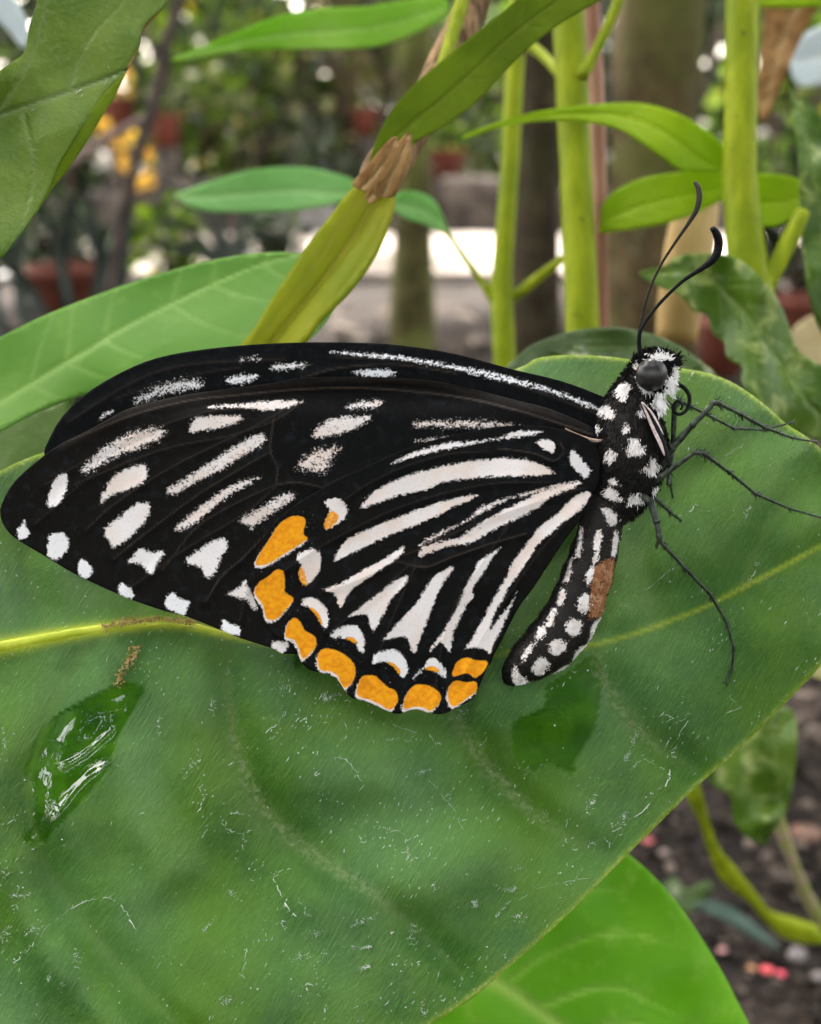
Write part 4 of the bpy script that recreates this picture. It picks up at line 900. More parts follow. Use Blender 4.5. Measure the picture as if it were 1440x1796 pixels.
# the tall plant with upright yellow-green stems behind the antennae
def stem(parent, pts, dep, rad, mat, name='stem', seg=12):
    pts = np.asarray(pts, float); dep = np.broadcast_to(np.asarray(dep, float), (len(pts),))
    MB().tube(P(pts[:, 0], pts[:, 1], dep), np.broadcast_to(np.asarray(rad, float), (len(pts),)) * pxs(dep) / 100, seg, 4).build(name, mat, parent)
def strip_leaf(parent, top, bot, dep, mat, name='leaf', sp=6, amp=.4, seed=70, nl=6, **kw):
    out = list(top) + list(bot)[::-1]; n = 10
    tc, bc = catmull(top, 8), catmull(bot, 8); ii = np.linspace(0, 1, n)
    mid = [(tc[int(t * (len(tc) - 1))] * .45 + bc[int(t * (len(bc) - 1))] * .55) for t in ii]
    w_ = np.hypot(*(tc[len(tc) // 2] - bc[len(bc) // 2]))
    df = dep if callable(dep) else (lambda x, y: dep + amp * vnoise(x, y, 140, seed))
    return traced_leaf(name, np.array(out), sp, df, mat, mid, auto_laterals(mid, nl, R_(42), w_ * .55), parent, 4, 2.5, solid=.0002, **kw)
e = empty('tall_stemmed_plant', G(890, 660)); tag(e, 'plant with thin yellow-green stem and forked petioles, left of the thicker upright stem', 'plant')
stem(e, [(915,-60),(903,120),(895,280),(882,460),(880,520),(887,700),(900,1200)], [25,25,25,25,25,25,26], [17,17,17,18,21,20,20], M_ygstem)
stem(e, [(880,518),(900,520),(940,490),(990,452)], 25, [7,9,9,7], M_ygstem, 'petiole'); stem(e, [(868,530),(835,480),(800,430),(780,405)], 25, [9,6,5,4], M_ygstem, 'petiole')
stem(e, [(905,95),(925,80),(955,100),(985,135)], [25,24.5,24,23], [8,9,9,8], M_ygstem, 'petiole')
strip_leaf(e, [(688,350),(705,336),(735,337),(765,355),(787,405)], [(690,368),(715,385),(740,392),(765,405),(785,410)], 25, M_mint, seed=71)
strip_leaf(e, [(815,238),(850,222),(930,198),(1000,188),(1100,180),(1170,192),(1230,222),(1270,258),(1286,292)], [(818,243),(860,228),(930,214),(1010,213),(1070,222),(1110,240),(1160,275),(1200,300),(1270,300)], 20.5, M_yg, seed=72)
strip_leaf(e, [(308,340),(370,318),(440,298),(530,293),(600,308),(630,325)], [(310,347),(350,368),(420,373),(500,370),(560,363),(630,348)], 27, M_mint, seed=73)
strip_leaf(e, [(310,100),(400,62),(480,30),(560,15),(650,10),(770,-6)], [(312,106),(420,90),(520,86),(620,86),(690,74),(780,30)], 24, leafmat('fresh_green_leaf', (.24,.50,.03), (.36,.60,.09), (.5,.68,.22), .5,.2,.45,(.4,.8,.02),40), seed=74)
e = empty('thick_stemmed_plant', G(1010, 660)); tag(e, 'plant with thick yellow-green upright stem beside a thin pinkish one, middle of three', 'plant')
stem(e, [(992,-60),(1003,150),(1012,350),(1022,600),(1030,1200)], 22, [29,29,29,30,30], M_ygstem)
stem(e, [(1035,-60),(1046,150),(1052,350),(1055,600),(1060,1200)], 22.6, [14,14,13,14,14], M_pinkstem, 'side_stem')
stem(e, [(1095,-30),(1075,25),(1045,90),(1020,135)], 21.6, [9,9,9,12], M_ygstem, 'petiole')
e = empty('branching_plant', G(1300, 660)); tag(e, 'plant with a wide yellow-green stem and broad bright leaves, right of the antennae', 'plant')
stem(e, [(1302,-60),(1300,150),(1298,320),(1315,480),(1345,620),(1380,1100)], 20, [29,28,30,34,30,30], M_ygstem)
stem(e, [(1330,520),(1360,470),(1390,410),(1410,370)], 20, [20,16,16,12], M_ygstem, 'branch')
stem(e, [(1185,600),(1195,520),(1215,400),(1240,300)], 23.5, [36,40,42,26], M_tan, 'dry_stem')
strip_leaf(e, [(1052,398),(1062,350),(1110,318),(1180,303),(1250,300),(1290,310)], [(1053,408),(1090,404),(1150,395),(1200,382),(1250,360),(1290,335)], 22, M_yg, seed=75)
strip_leaf(e, [(1310,312),(1340,305),(1380,308),(1410,322)], [(1312,380),(1335,396),(1370,395),(1408,365)], 22, M_yg, seed=76)
strip_leaf(e, [(1180,-40),(1260,-10),(1340,12),(1440,10),(1500,-10)], [(1180,-50),(1260,-20),(1340,-10),(1440,-30),(1500,-50)], 21, M_yg, seed=77)

# the drooping stalk with folded yellow sheath in the middle
e = empty('drooping_stalk', P(690, 310, 16.5)); tag(e, 'drooping stalk with a yellowing folded sheath and brown joint, above the middle of the wings', 'plant stalk')
YD = lambda x, y: 15.6 + .0022 * (620 - y) - .0030 * np.minimum(np.abs((x - (690 - (y - 330) * .72)) + 10), 40)
ymid = [(665, 335), (620, 420), (560, 500), (470, 605)]
traced_leaf('yellow_sheath', [(418,625),(450,570),(490,505),(530,445),(575,385),(622,328),(660,330),(692,342),(680,400),(655,455),(615,510),(565,560),(505,625)], 7, YD, M_yell, ymid, [[(690,350),(650,440),(590,520),(500,610)],[(640,335),(580,420),(520,510),(440,610)]], e, 7, 4, solid=.0006)
stem(e, [(655,345),(668,310),(690,275),(728,225),(770,130),(815,40),(850,-50)], [16.2,16.4,16.6,16.9,17.4,17.8,18], [33,38,38,28,30,30,30], M_brstem, 'brown_joint')
for q_ in ([[(618,325),(640,296),(668,262),(690,240)],[(650,335),(672,318),(690,290),(700,250)]], [[(655,340),(668,300),(690,262),(712,236)],[(690,345),(702,318),(716,282),(722,240)]], [[(640,345),(655,322),(672,300)],[(652,358),(668,340),(680,310)]]):
    strip_leaf(e, q_[0], q_[1], 15.5, M_dry, 'papery_bract', 5, nl=2)
stem(e, [(700,270),(748,190),(785,90),(825,-50)], [16.4,16.8,17.3,17.7], [14,12,12,13], M_ygstem, 'green_rib')
strip_leaf(e, [(648,282),(662,240),(690,190),(730,145),(785,98),(850,45),(900,5),(960,-50)], [(652,284),(700,262),(755,235),(810,200),(860,155),(915,95),(985,40),(1090,-30)], lambda x, y: 15.9 + .0015 * (x - 650), M_dark, 'leaf', 5, nl=3)

# right: glossy leaves
e = empty('glossy_leaf', P(1440, 760, 20)); tag(e, 'glossy toothed dark leaf with pale blotches arching beside the antennae at right', 'leaf')
o_ = [(1120,478),(1165,466),(1185,450),(1235,444),(1290,452),(1335,488),(1372,540),(1398,610),(1440,640),(1500,680),(1500,820),(1440,775),(1400,760),(1360,735),(1318,700),(1300,668),(1302,645),(1275,628),(1270,600),(1250,585),(1240,552),(1215,545),(1195,520),(1150,500)]
traced_leaf('blade', o_, 8, lambda x, y: 19.5 + .3 * vnoise(x, y, 70, 64) - .0008 * (y - 600), M_shiny, [(1125,480),(1220,480),(1300,540),(1360,630),(1430,720),(1500,760)], auto_laterals([(1125,480),(1220,480),(1300,540),(1360,630),(1430,720)], 7, R_(45), 60), e, 5, 4, solid=.0002)
o = traced_leaf('narrow_glossy_leaf', [(1382,150),(1395,175),(1420,180),(1450,220),(1500,320),(1500,640),(1445,590),(1418,520),(1408,440),(1402,350),(1398,250)], 10, lambda x, y: 21 + .3 * vnoise(x, y, 60, 65), M_shiny, [(1385,155),(1420,260),(1445,400),(1460,580)], auto_laterals([(1385,155),(1420,260),(1445,400),(1460,580)], 6, R_(45), 50), None, 5, 3)
tag(o, 'narrow glossy dark leaf hanging along the right edge beside the wide yellow-green stem', 'leaf')
o = traced_leaf('mottled_leaf', [(880,660),(910,622),(950,597),(1010,580),(1080,575),(1150,588),(1215,622),(1260,680),(1100,720),(900,700)], 10, lambda x, y: 18 + .25 * vnoise(x, y, 60, 66), M_mott, [(890,665),(1000,620),(1100,610),(1240,660)], (), None, 5, 3)
tag(o, 'mottled green leaf showing just above the big leaf behind the butterfly head', 'leaf')
o = traced_leaf('dry_leaf', [(1345,-30),(1450,-30),(1425,30),(1395,90),(1370,150),(1340,215),(1328,170),(1335,90),(1340,30)], 10, lambda x, y: 27 + .3 * vnoise(x, y, 60, 67), M_dry, [(1410,-20),(1370,80),(1337,205)], (), None, 5, 3)
tag(o, 'orange-brown dry leaf hanging at the top right beside the wide yellow-green stem', 'leaf')
o = traced_leaf('pale_blue_leaf', [(1386,110),(1400,70),(1440,45),(1500,40),(1500,150),(1440,150),(1400,150)], 10, 32, M_pale, [(1390,110),(1500,90)], (), None, 4, 3)
tag(o, 'pale bluish-white leaf at the upper right edge, out of focus', 'leaf')
o = traced_leaf('pale_blue_leaf', [(-40,-20),(10,-20),(40,20),(52,60),(40,85),(10,50),(-40,10)], 10, 30, M_pale, None, (), None, 4, 3)
tag(o, 'whitish leaf in the extreme top left corner behind the curled leaf', 'leaf')
# small fillers at right edge
o = traced_leaf('dry_leaf', [(1385,590),(1410,560),(1440,555),(1480,600),(1480,680),(1430,660),(1400,640)], 10, 30, leafmat('straw_leaf', (.5,.40,.2),(.62,.52,.3),(.7,.6,.4),.6,.3,.2,None,60), None, (), None)
tag(o, 'straw-coloured leaf at the right edge behind the glossy toothed leaf', 'leaf')

# bottom right: vine over the soil
e = empty('trailing_vine', G(1400, 1640)); tag(e, 'trailing vine with swollen yellow-green joints and glossy folded leaf over dark soil, bottom right', 'vine')
stem(e, [(1205,1350),(1217,1390),(1235,1440),(1252,1490),(1280,1535),(1320,1575),(1345,1605),(1385,1628),(1440,1640),(1500,1640)], [26,26,27,28,29,30,31,32,33,34], [14,15,9,10,17,10,10,20,16,12], M_ygstem)
stem(e, [(1362,1420),(1372,1460),(1395,1520),(1415,1570),(1450,1630)], [27,27.5,28.5,30,32], [9,12,9,11,12], simple('speckled_stem', (.28,.34,.06), (.42,.34,.22), 200, .5, .4, .3, .0005))
traced_leaf('leaf', [(1240,1330),(1262,1290),(1300,1252),(1345,1236),(1388,1246),(1398,1290),(1394,1350),(1384,1410),(1368,1440),(1352,1462),(1340,1482),(1312,1470),(1288,1440),(1280,1395),(1262,1385),(1245,1370)], 8, lambda x, y: 25.5 + .35 * vnoise(x, y, 45, 68), M_shiny, [(1370,1450),(1365,1350),(1350,1240)], auto_laterals([(1370,1450),(1365,1350),(1350,1240)], 5, R_(45), 70), e, 5, 4)
o = traced_leaf('grey_leaf', [(1215,1588),(1250,1580),(1290,1595),(1330,1625),(1370,1665),(1330,1650),(1290,1625),(1250,1605)], 8, 38, M_blue, [(1215,1588),(1290,1605),(1370,1665)], (), None, 3, 2)
tag(o, 'thin blue-grey blade lying over the soil under the vine', 'leaf')
o = traced_leaf('grey_leaf', [(1160,1555),(1185,1540),(1205,1560),(1240,1545),(1250,1560),(1215,1600),(1180,1590)], 8, 39, M_mott, None, (), None)
tag(o, 'small curled grey-green leaf on the soil beside the big leaf edge', 'leaf')
o = traced_leaf('straw_leaf', [(1405,1168),(1440,1158),(1490,1160),(1490,1190),(1430,1190)], 8, 22, leafmat('straw_leaf_pale', (.5,.48,.2),(.62,.6,.3),(.7,.6,.4),.6,.3,.2,None,60), None, (), None)
tag(o, 'pale straw bit at the right edge touching the big leaf margin', 'leaf')
# petals, pebbles, crumbs on the soil
def ground_bit(name, px, py, r, col, lab, cat, flat=.35, group=None):
    g = G(px, py); mb = MB(); mb.blob(g + np.array([0, 0, r * flat * .6]), (r, r * .8, r * flat), seg=10, rings=6, rough=.16)
    tag(mb.build(name, simple(name + '_surface', col, tuple(min(1, c * 1.4) for c in col), 300, .5, .4, .3, .0005)), lab, cat, group)
ground_bit('petal', 1345, 1703, .0026, (.75, .10, .12), 'bright pink petal on the soil at the bottom right, left one of the touching pair', 'petal')
ground_bit('petal', 1370, 1709, .0019, (.75, .08, .14), 'bright pink petal on the soil at the bottom right, right one of the touching pair', 'petal')
ground_bit('petal', 1318, 1698, .0017, (.5, .25, .12), 'tiny orange-brown petal beside the bright pink petals', 'petal')
ground_bit('petal', 1135, 1476, .0028, (.45, .12, .12), 'dull red petal on the soil just past the big leaf edge', 'petal')
ground_bit('petal', 1268, 1668, .0022, (.42, .22, .22), 'faded pink petal on the soil above the bright pink pair', 'petal')
ground_bit('pebble', 1398, 1680, .0036, (.22, .20, .20), 'round pale pebble on the soil right of the pink petals', 'pebble', .7)
ground_bit('pebble', 1437, 1718, .0026, (.24, .21, .21), 'whitish pebble at the right edge below the round pale pebble', 'pebble', .7)
ground_bit('pebble', 1165, 1500, .0024, (.25, .2, .18), 'brown pebble on the soil near the bright leaf tip', 'pebble', .7)
ground_bit('twig_chip', 1415, 1465, .008, (.14, .075, .05), 'reddish brown bark chip on the soil beside the vine', 'bark chip', .3)
mb = MB()
for i in range(6500):
    x_ = RNG.uniform(-.1, .5); y_ = RNG.uniform(.05, .9) if i < 4500 else RNG.uniform(.6, 1.9); x_ *= max(.6, y_ * 1.6); r = .0012 + RNG.exponential(.0016)
    mb.blob((x_, y_, r * .2 - .002), (r, r * RNG.uniform(.6, 1), r * .7), a=RNG.random() ** 5, seg=5, rings=3, rough=.35)
ct = NT('soil_crumb'); cc = ct.mix(ct.attr('tint'), (.018, .013, .010), (.24, .19, .16)); cm_ = ct.done(ct.pbsdf(cc, .85, .3))
tag(mb.build('soil_crumbs', cm_, origin=(0, 0, 0), smooth=False), 'crumbs of earth and grit over the dark soil', 'soil crumbs', kind='stuff')

# ================================================================== BACKGROUND
def bark(name, c1_, c2_, moss, ms):
    t = NT(name); v = t.obj((1, 1, .45)); n = t.noise(v, 55, 7, .85); m2 = t.noise(t.obj(), 9, 4)
    c = t.mix(t.ramp(n, .4, .6), c1_, c2_); l2 = t.noise(t.obj(), 28, 5, .7, .5); c = t.mix(t.math('MULTIPLY', t.ramp(l2, .54, .62), .5), c, (.26, .23, .12)); c = t.mix(t.math('MULTIPLY', t.ramp(m2, .45, .6), ms), c, moss)
    return t.done(t.pbsdf(c, .85, .3, t.bump(n, .9, .008)))
def trunk(name, lab, px, d, rpx, mat, tilt=0, h=1.5):
    base = G(px, 898 - math.tan(PITCH - math.atan2(.3, d)) / T * 898)   # a first guess, then fixed below
    top = P(px, 0, d * 100); base = np.array([P(px, 600, d * 100)[0], top[1], 0]) ; r = rpx * pxs(d * 100) / 100
    e = empty(name, base); tag(e, lab, 'tree')
    pts = [base + np.array([tilt * z, .02 * math.sin(z * 3), z - .05]) for z in np.linspace(0, h, 12)]
    rr = [r * (1.5 if i == 0 else 1.15 if i == 1 else 1 - .012 * i) * (1 + .05 * math.sin(i * 2.3)) for i in range(12)]
    MB().tube(pts, rr, 22, 5).build('trunk', mat, e)
    return e, base
BK = bark('mossy_bark', (.05, .034, .012), (.17, .12, .05), (.15, .17, .035), .7)
BD = bark('dark_bark', (.035, .026, .014), (.085, .062, .035), (.07, .08, .02), .4)
BM = bark('green_bark', (.05, .045, .012), (.12, .105, .03), (.22, .25, .06), .8)
trunk('tree', 'wide mossy brown tree trunk behind the antennae, between the upright stems', 1165, 1.15, 82, BK, 0)
trunk('tree', 'dark narrow tree trunk between the two left upright stems', 950, 1.25, 46, BD, .01)
trunk('tree', 'slim mossy tree trunk rising behind the brown joint in the middle', 722, 1.5, 34, BM, .01)
trunk('tree', 'brown tree trunk far behind the path, above the pale stone', 600, 3.6, 28, BK, .03, 1.8)
e = empty('thin_branch', G(195, 480)); tag(e, 'thin dark forked sapling left of the middle, behind the curled leaf', 'sapling')
stem(e, [(330,-60),(310,10),(290,90),(265,200),(235,300),(210,400),(195,520),(190,700)], 70, [9,9,10,11,9,9,9,9], simple('dark_twig', (.03,.02,.015),(.08,.055,.045),80,.7,.3,.3,.001))
stem(e, [(100,300),(140,272),(200,235),(262,205)], [68,69,70,70], [8,9,9,7], simple('pink_twig', (.2,.14,.12),(.34,.25,.22),80,.7,.3,.3,.001), 'branch')
# pots
def pot_mat():
    t = NT('terracotta'); v = t.obj(); n = t.noise(v, 25, 4)
    return t.done(t.pbsdf(t.mix(n, (.085, .020, .012), (.17, .045, .025)), .7, .3, t.bump(n, .2, .002)))
POT = pot_mat()
def lathe(c, prof, seg=32):
    V = []; F = []
    for (r, z) in prof:
        for k in range(seg): th = 2 * math.pi * k / seg; V.append([c[0] + r * math.cos(th), c[1] + r * math.sin(th), c[2] + z])
    for i in range(len(prof) - 1):
        for k in range(seg): F.append((i * seg + k, i * seg + (k + 1) % seg, (i + 1) * seg + (k + 1) % seg, (i + 1) * seg + k))
    return V, F
LEAFV = np.array([[0, 0, 0], [.25, .30, .05], [-.25, .30, .05], [.30, .6, .06], [-.30, .6, .06], [0, .33, -.03], [0, .63, -.04], [0, 1, -.1]])
LEAFF = [(0, 1, 5), (0, 5, 2), (1, 3, 6, 5), (2, 5, 6, 4), (3, 7, 6), (4, 6, 7)]
def rand_leaves(mb, c, rad, n, size, wid=1.0, up=.3):
    c = np.asarray(c)
    for i in range(n):
        u = RNG.normal(0, 1, 3); u /= np.linalg.norm(u); p = c + u * np.asarray(rad) * RNG.random() ** .4
        if p[2] < .01: p[2] = .01 + RNG.random() * .03
        dv = u + RNG.normal(0, .6, 3); dv[2] += up - .2; dv /= np.linalg.norm(dv)
        s = np.cross(dv, RNG.normal(0, 1, 3)); s /= np.linalg.norm(s); nn = np.cross(s, dv); L = size * RNG.uniform(.6, 1.3)
        v = p + (LEAFV[:, :1] * s * wid + LEAFV[:, 1:2] * dv + LEAFV[:, 2:] * nn) * L
        mb.add(v, LEAFF, RNG.random())
def foliage_mat(name, cols, rough=.35, trans=.2, spec=.5):
    t = NT(name); a_ = t.attr('tint'); r = t.n('ShaderNodeValToRGB'); cr = r.color_ramp; cr.interpolation = 'CONSTANT'
    cr.elements[0].position = 0; cr.elements[0].color = (*cols[0][1], 1); cr.elements[1].position = cols[1][0]; cr.elements[1].color = (*cols[1][1], 1)
    for p, c in cols[2:]: e_ = cr.elements.new(p); e_.color = (*c, 1)
    t.put(r.inputs[0], a_); return t.done(t.translucent(t.pbsdf(r.outputs[0], rough, spec), r.outputs[0], trans))
FM1 = foliage_mat('garden_foliage', [(0, (.025, .055, .006)), (.2, (.065, .125, .010)), (.45, (.12, .21, .018)), (.68, (.20, .29, .04)), (.82, (.24, .40, .012)), (.92, (.40, .44, .18)), (.97, (.7, .6, .05))], .4, .4, .25)
FM2 = foliage_mat('grey_foliage', [(0, (.020, .035, .012)), (.25, (.055, .085, .025)), (.5, (.11, .15, .045)), (.74, (.21, .25, .11)), (.86, (.17, .29, .03)), (.94, (.44, .43, .26)), (.975, (.25, .06, .04))], .4, .35, .25)
FM3 = foliage_mat('brown_foliage', [(0, (.03, .024, .008)), (.3, (.075, .062, .022)), (.5, (.13, .11, .045)), (.68, (.12, .19, .02)), (.86, (.30, .27, .13)), (.965, (.55, .46, .22))], .4, .3, .3)
FY = foliage_mat('yellow_foliage', [(0, (.75, .42, .04)), (.4, (.80, .55, .08)), (.75, (.25, .30, .04)), (.9, (.85, .70, .2))], .4)
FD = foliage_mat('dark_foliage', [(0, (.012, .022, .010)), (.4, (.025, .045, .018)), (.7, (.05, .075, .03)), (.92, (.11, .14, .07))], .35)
TW = simple('bush_twig', (.06, .045, .03), (.14, .10, .07), 30, .8, .3, .3, .003)
def bush(px, py_top, d, wpx, mat, lab, size=.05, n=260, group=None):
    h = P(px, py_top, d * 100)[2]; X0 = P(px, 300, d * 100); base = np.array([X0[0], X0[1], 0]); r = wpx / 2 * pxs(d * 100) / 100
    h = max(h, .15); e = empty('bush', base); tag(e, lab, 'bush', group)
    mb = MB()
    for k in range(4):
        cc = base + np.array([RNG.uniform(-.45, .45) * r, RNG.uniform(-.3, .3) * r, h * (.3 + .17 * k)])
        rand_leaves(mb, cc, (r * .75, r * .7, h * .33), n // 4, size)
    mb.build('foliage', mat, e)
    tb = MB()
    for k in range(5):
        a_ = RNG.uniform(0, 6.28); q = base + np.array([math.cos(a_) * r * .5, math.sin(a_) * r * .5, h * .75])
        tb.tube([base, (base + q) / 2 + np.array([0, 0, .03]), q], [.012, .008, .004], 6, 3)
    tb.build('twigs', TW, e)
    return e
GB = 'shrubs behind the garden path'
for (px, top, d, wpx, m, lab, sz, n) in [
  (120, -60, 3.6, 300, FM2, 'grey-green shrub behind the curled leaf at the upper left', .05, 420), (330, -50, 3.5, 320, FM1, 'green shrub with yellow tips above the pale green strip leaf, upper left', .045, 560),
  (480, -40, 3.7, 320, FM2, 'silvery shrub below the topmost strip leaf, behind the path', .045, 620), (640, -60, 3.5, 300, FM3, 'brownish shrub left of the drooping stalk, behind the path', .045, 520),
  (830, -60, 3.8, 300, FM1, 'green shrub seen between the drooping stalk and the thin stem', .05, 480), (1000, -60, 4.0, 280, FD, 'dark shrub behind the upright yellow-green stems', .055, 380),
  (1180, -60, 4.2, 300, FD, 'dark shrub behind the wide mossy trunk', .055, 300), (1380, -60, 3.6, 300, FM1, 'green shrub at the far right behind the glossy leaves', .05, 420),
  (-100, -60, 3.8, 320, FD, 'dark shrub beyond the left edge behind the curled leaf', .05, 260), (560, 230, 3.3, 200, FD, 'low dark shrub at the foot of the brownish shrub', .04, 260),
  (430, 200, 3.35, 180, FM3, 'low brown shrub behind the pale kerb stone', .035, 300), (860, 230, 3.4, 160, FM2, 'low grey shrub right of the red pot, behind the path', .04, 240),
  (90, 395, 2.0, 230, FD, 'low dark plant in front of the path at the left behind the strap leaves', .035, 300), (300, 410, 1.9, 150, FM1, 'low green plant in front of the path beside the thin dark sapling', .03, 200), (470, 415, 2.05, 110, FD, 'low dark plant in front of the path left of the yellow sheath', .03, 150),
  (1120, 330, 1.9, 130, FD, 'low dark shrub in front of the path behind the wide mossy trunk', .04, 160), (1450, 330, 1.2, 220, FD, 'dark low plant at the right edge behind the glossy leaves', .04, 200)]:
    bush(px, top, d, wpx, m, lab, sz, n)
# dense planting farther back, one mass
mb = MB()
for i in range(11000):
    x_ = RNG.uniform(-6, 6); y_ = RNG.uniform(5.2, 7.0); z_ = RNG.uniform(0, 3.2) ** 1.0
    rand_leaves(mb, (x_, y_, z_), (.2, .2, .2), 1, .24)
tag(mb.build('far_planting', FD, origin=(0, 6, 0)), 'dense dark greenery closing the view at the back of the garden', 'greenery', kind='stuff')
def pot(px, pyrim, d, wpx, lab, plant=None, n=60, hgt=.8):
    r = wpx / 2 * pxs(d * 100) / 100; rim = P(px, pyrim, d * 100); z1 = max(rim[2], r * .6); base = np.array([rim[0], rim[1], 0])
    e = empty('flower_pot', base); tag(e, lab, 'pot')
    z0 = max(0, z1 - 1.9 * r)
    V, F = lathe(base, [(.001, z0), (r * .68, z0), (r * .90, z1 - r * .35), (r * .90, z1 - r * .34), (r, z1 - r * .33), (r, z1 - .004), (r * .97, z1), (r * .86, z1), (r * .84, z1 - r * .3), (.001, z1 - r * .3)])
    mb = MB(); mb.add(V, F); mb.build('pot', POT, e)
    if z0 > .02:      # stands on an upturned plinth of the same clay
        V, F = lathe(base, [(r * .9, 0), (r * .75, z0 * .5), (r * .7, z0 - .002), (.001, z0 - .002)]); mb = MB(); mb.add(V, F); mb.build('stand', stone_m, e)
    if plant is not None:
        mb = MB(); rand_leaves(mb, base + np.array([0, 0, z1 + r * .6]), (r * hgt, r * hgt, r * .8), n, r * .7); mb.build('foliage', plant, e)
    return e
pot(118, 466, .95, 150, 'dark red plant pot at the left edge behind the pale green leaf', None)
pot(288, 198, 3.15, 60, 'small red pot beside the thin dark sapling', FM2, 40)
pot(207, 170, 3.2, 60, 'small red pot with yellow leaves left of the thin dark sapling', FY, 50)
pot(785, 262, 3.25, 68, 'round red pot behind the path, right of the brown joint', FM1, 50)
pot(1400, 520, 1.1, 120, 'dark red pot at the right edge below the narrow glossy leaf', None)
pot(1270, 560, 1.05, 100, 'dark red pot between the tan dry stem and the glossy toothed leaf', None)
pot(640, 190, 3.3, 50, 'small reddish pot half hidden in the brownish shrub', FM3, 30)
# strap-leaved plant left, yellow-leaved plant
def strap_plant(px, pyb, d, blades, mat, lab, wd=10):
    b = P(px, pyb, d * 100); e = empty('strap_leaved_plant', (b[0], b[1], 0)); tag(e, lab, 'plant')
    for pts in blades:
        q = catmull(pts, 6); n = len(q); dd = d * 100 + np.linspace(0, -3, n)
        tn = np.gradient(q, axis=0); tn /= np.linalg.norm(tn, axis=1)[:, None]; nv = np.stack([-tn[:, 1], tn[:, 0]], 1)
        wv = wd * np.sin(np.linspace(.25, 1, n) * math.pi * .97) ** .6
        a_, c_ = q + nv * wv[:, None], q - nv * wv[:, None]
        V = np.vstack([P(a_[:, 0], a_[:, 1], dd), P(q[:, 0], q[:, 1], dd + .6), P(c_[:, 0], c_[:, 1], dd)])
        F = [(k * n + i, k * n + i + 1, (k + 1) * n + i + 1, (k + 1) * n + i) for k in range(2) for i in range(n - 1)]
        mesh('leaf', V, F, mat, e, attrs={'vein': np.zeros(len(V)), 'tint': np.full(len(V), .5)})
DS = leafmat('dark_strap_leaf', (.02, .035, .025), (.05, .07, .055), (.1, .13, .1), .3, .6, .05, None, 10)
strap_plant(150, 640, .9, [[(210,640),(190,500),(160,380),(135,280)],[(190,640),(215,480),(225,380),(240,300)],[(150,640),(120,520),(95,420),(60,350)],[(140,640),(110,480),(120,380),(150,310)],[(120,640),(60,520),(20,470),(-40,430)],[(90,640),(40,540),(30,430),(50,360)],[(60,640),(20,600),(-10,520),(-20,420)],[(160,640),(165,540),(170,440),(110,340)],[(200,640),(205,560),(190,470),(175,420)]], DS, 'dark blue-green strap-leaved plant behind the big leaves at the left')
strap_plant(330, 470, 1.6, [[(400,480),(370,400),(320,340),(270,320)],[(400,480),(390,400),(360,340),(330,300)],[(400,480),(420,410),(440,370),(480,350)],[(400,480),(350,420),(300,390),(250,385)],[(400,480),(380,430),(350,370),(300,355)],[(400,480),(340,440),(290,430),(240,440)],[(400,480),(430,430),(460,410),(500,410)]], DS, 'small dark arching palm-like plant below the pale strip leaf, left', 7)
yb = P(232, 290, 250); e = empty('yellow_leaved_plant', (yb[0], yb[1], 0)); tag(e, 'croton-like plant with orange-yellow leaves beside the thin dark sapling', 'plant')
for (px, py, r) in [(180,222,16),(229,240,15),(222,282,17),(256,275,15),(262,314,14),(243,318,13),(205,255,10)]:
    c = P(px, py, 250); mb = MB()
    for k in range(4):
        a_ = RNG.uniform(0, 6.28); dv = np.array([math.cos(a_) * .8, -.2, math.sin(a_)]); s = np.cross(dv, [0, 1, .2]); s /= np.linalg.norm(s); L = r * pxs(250) / 100 * 1.3
        mb.add(c + (LEAFV[:, :1] * s * 1.6 + LEAFV[:, 1:2] * dv + LEAFV[:, 2:] * np.cross(s, dv)) * L, LEAFF, RNG.random() * .7)
    mb.build('leaf_cluster', FY, e)
mb = MB()
for (px, py) in [(180,222),(256,275),(222,282),(262,314)]: q = P(px, py, 250); mb.tube([(yb[0], yb[1], 0), ((yb[0] + q[0]) / 2, yb[1], q[2] * .6), q], [.006, .004, .003], 6, 3)
mb.build('stem', TW, e)
# the planting around and above: unseen, added to cast shade and shape reflections
def clump(mb, c, r, n, size):
    for i in range(n):
        u = RNG.normal(0, 1, 3); u /= np.linalg.norm(u); p = np.asarray(c) + u * np.array([r, r, r * .45]) * RNG.random() ** .4
        dv = RNG.normal(0, 1, 3); dv[2] *= .4; dv /= np.linalg.norm(dv); s = np.cross(dv, (RNG.normal(0, .4), RNG.normal(0, .4), 1)); s /= np.linalg.norm(s); L = size * RNG.uniform(.7, 1.3)
        mb.add(p + (LEAFV[:, :1] * s * 1.5 + LEAFV[:, 1:2] * dv + LEAFV[:, 2:] * np.cross(s, dv)) * L, LEAFF, RNG.random())
mb = MB()
OX, OY = 1.82 * math.sin(R_(SUN_AZ)), 1.82 * math.cos(R_(SUN_AZ))      # from a shaded spot to what shades it
cl = []
for gx in np.arange(-2.8, 2.9, .62):
    for gy in np.arange(-3.0, 2.3, .62):
        if math.hypot(gx - .15, gy + 1.25) < .75 or RNG.random() < .30: continue
        cl.append((gx + RNG.uniform(-.12, .12), gy + RNG.uniform(-.12, .12), 2.6 + RNG.uniform(-.15, .2), RNG.uniform(.28, .38)))
cl += [(.05 + OX, .1 + OY, 2.62, .36), (OX - .6, OY + .2, 2.8, .4), (OX + .6, OY + .3, 2.6, .35)]
for sy in (.75, 1.2, 1.65, 3.2):
    for sx in np.arange(-2.4, 2.5, .62):
        cl.append((sx + OX + RNG.uniform(-.15, .15), sy + OY + RNG.uniform(-.1, .1), 2.6 + RNG.uniform(-.1, .15), RNG.uniform(.24, .36)))
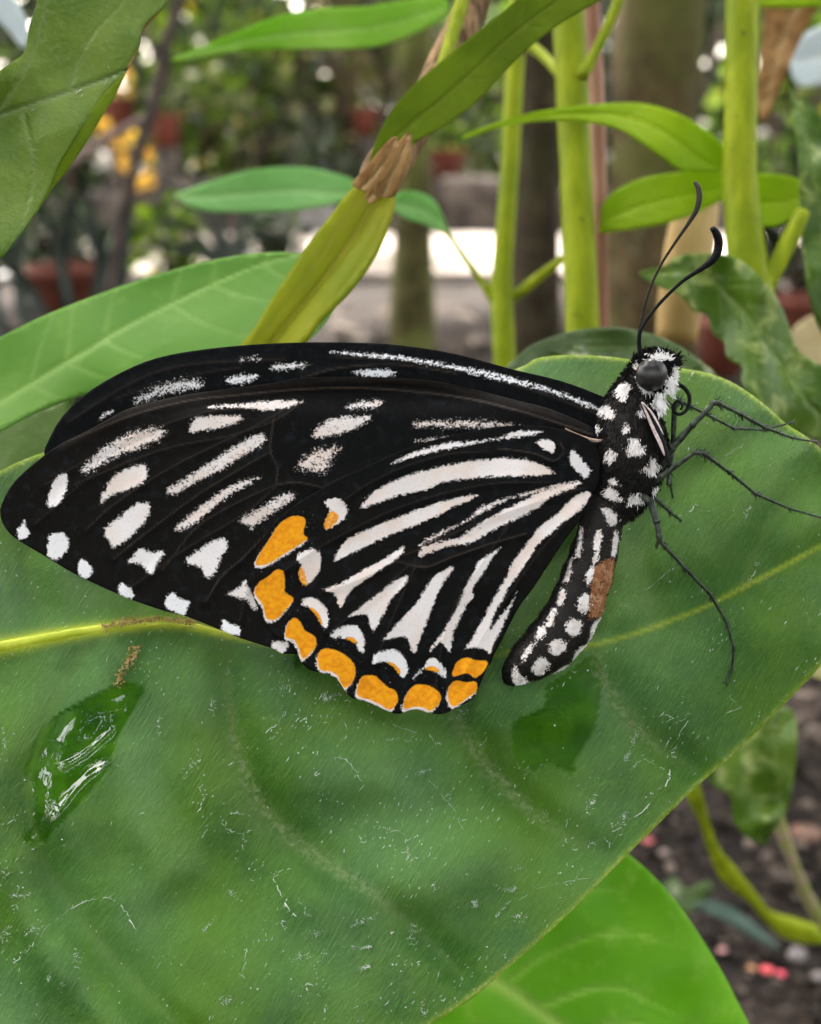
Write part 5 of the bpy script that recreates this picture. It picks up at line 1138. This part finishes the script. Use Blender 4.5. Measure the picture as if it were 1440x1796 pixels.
for k in range(7): cl.append((-.15 - .33 * k + OX, 2.35 + .4 * (k % 2) + OY, 2.6, .2))
for i in range(36):
    x_ = RNG.choice([-1, 1]) * RNG.uniform(2.2, 5); y_ = RNG.uniform(-4, 5.5); cl.append((x_, y_, RNG.uniform(2.5, 3.2), RNG.uniform(.4, .7)))
for (x_, y_, z_, r_0) in cl: clump(mb, (x_, y_, z_), r_0, int(420 * r_0), .17)
tag(mb.build('added_shade_canopy', FD, origin=(0, 0, 2)), 'unseen leafy canopy added overhead to shade the garden, with gaps of sky', 'greenery', kind='stuff')
mb = MB()  # unseen greenery added behind the camera so reflections stay dark
for i in range(3600):
    a_ = RNG.uniform(-2.6, 2.6) if i < 1700 else RNG.uniform(-1.1, 1.1); rr_ = RNG.uniform(1.9, 3.0)
    rand_leaves(mb, (rr_ * math.sin(a_), -rr_ * math.cos(a_) * .8 - .2, RNG.uniform(0, 1.5) if i < 1700 else RNG.uniform(.8, 2.7)), (.15, .15, .15), 1, .22)
tag(mb.build('added_dark_planting', FD, origin=(0, -2, 0)), 'unseen dark greenery added around the near side to darken reflections', 'greenery', kind='stuff')
# leaf litter on the soil between
mb = MB()
for i in range(420):
    x_ = RNG.uniform(-1.2, 1.2); y_ = RNG.uniform(.7, 2.0); p = np.array([x_, y_, .006]); a_ = RNG.uniform(0, 6.28)
    dv = np.array([math.cos(a_), math.sin(a_), RNG.uniform(0, .3)]); s = np.cross(dv, [0, 0, 1]); L = RNG.uniform(.02, .06)
    mb.add(p + (LEAFV[:, :1] * s * 1.3 + LEAFV[:, 1:2] * dv + LEAFV[:, 2:] * np.array([0, 0, 1])) * L, LEAFF, RNG.random())
tag(mb.build('leaf_litter', foliage_mat('fallen_leaves', [(0, (.06,.04,.025)), (.4, (.14,.10,.07)), (.7, (.25,.2,.15)), (.9, (.5,.47,.45)), (.96, (.6,.5,.1))], .6), origin=(0, 1, 0)), 'fallen leaves scattered on the dark soil in front of the path', 'leaf litter', kind='stuff')
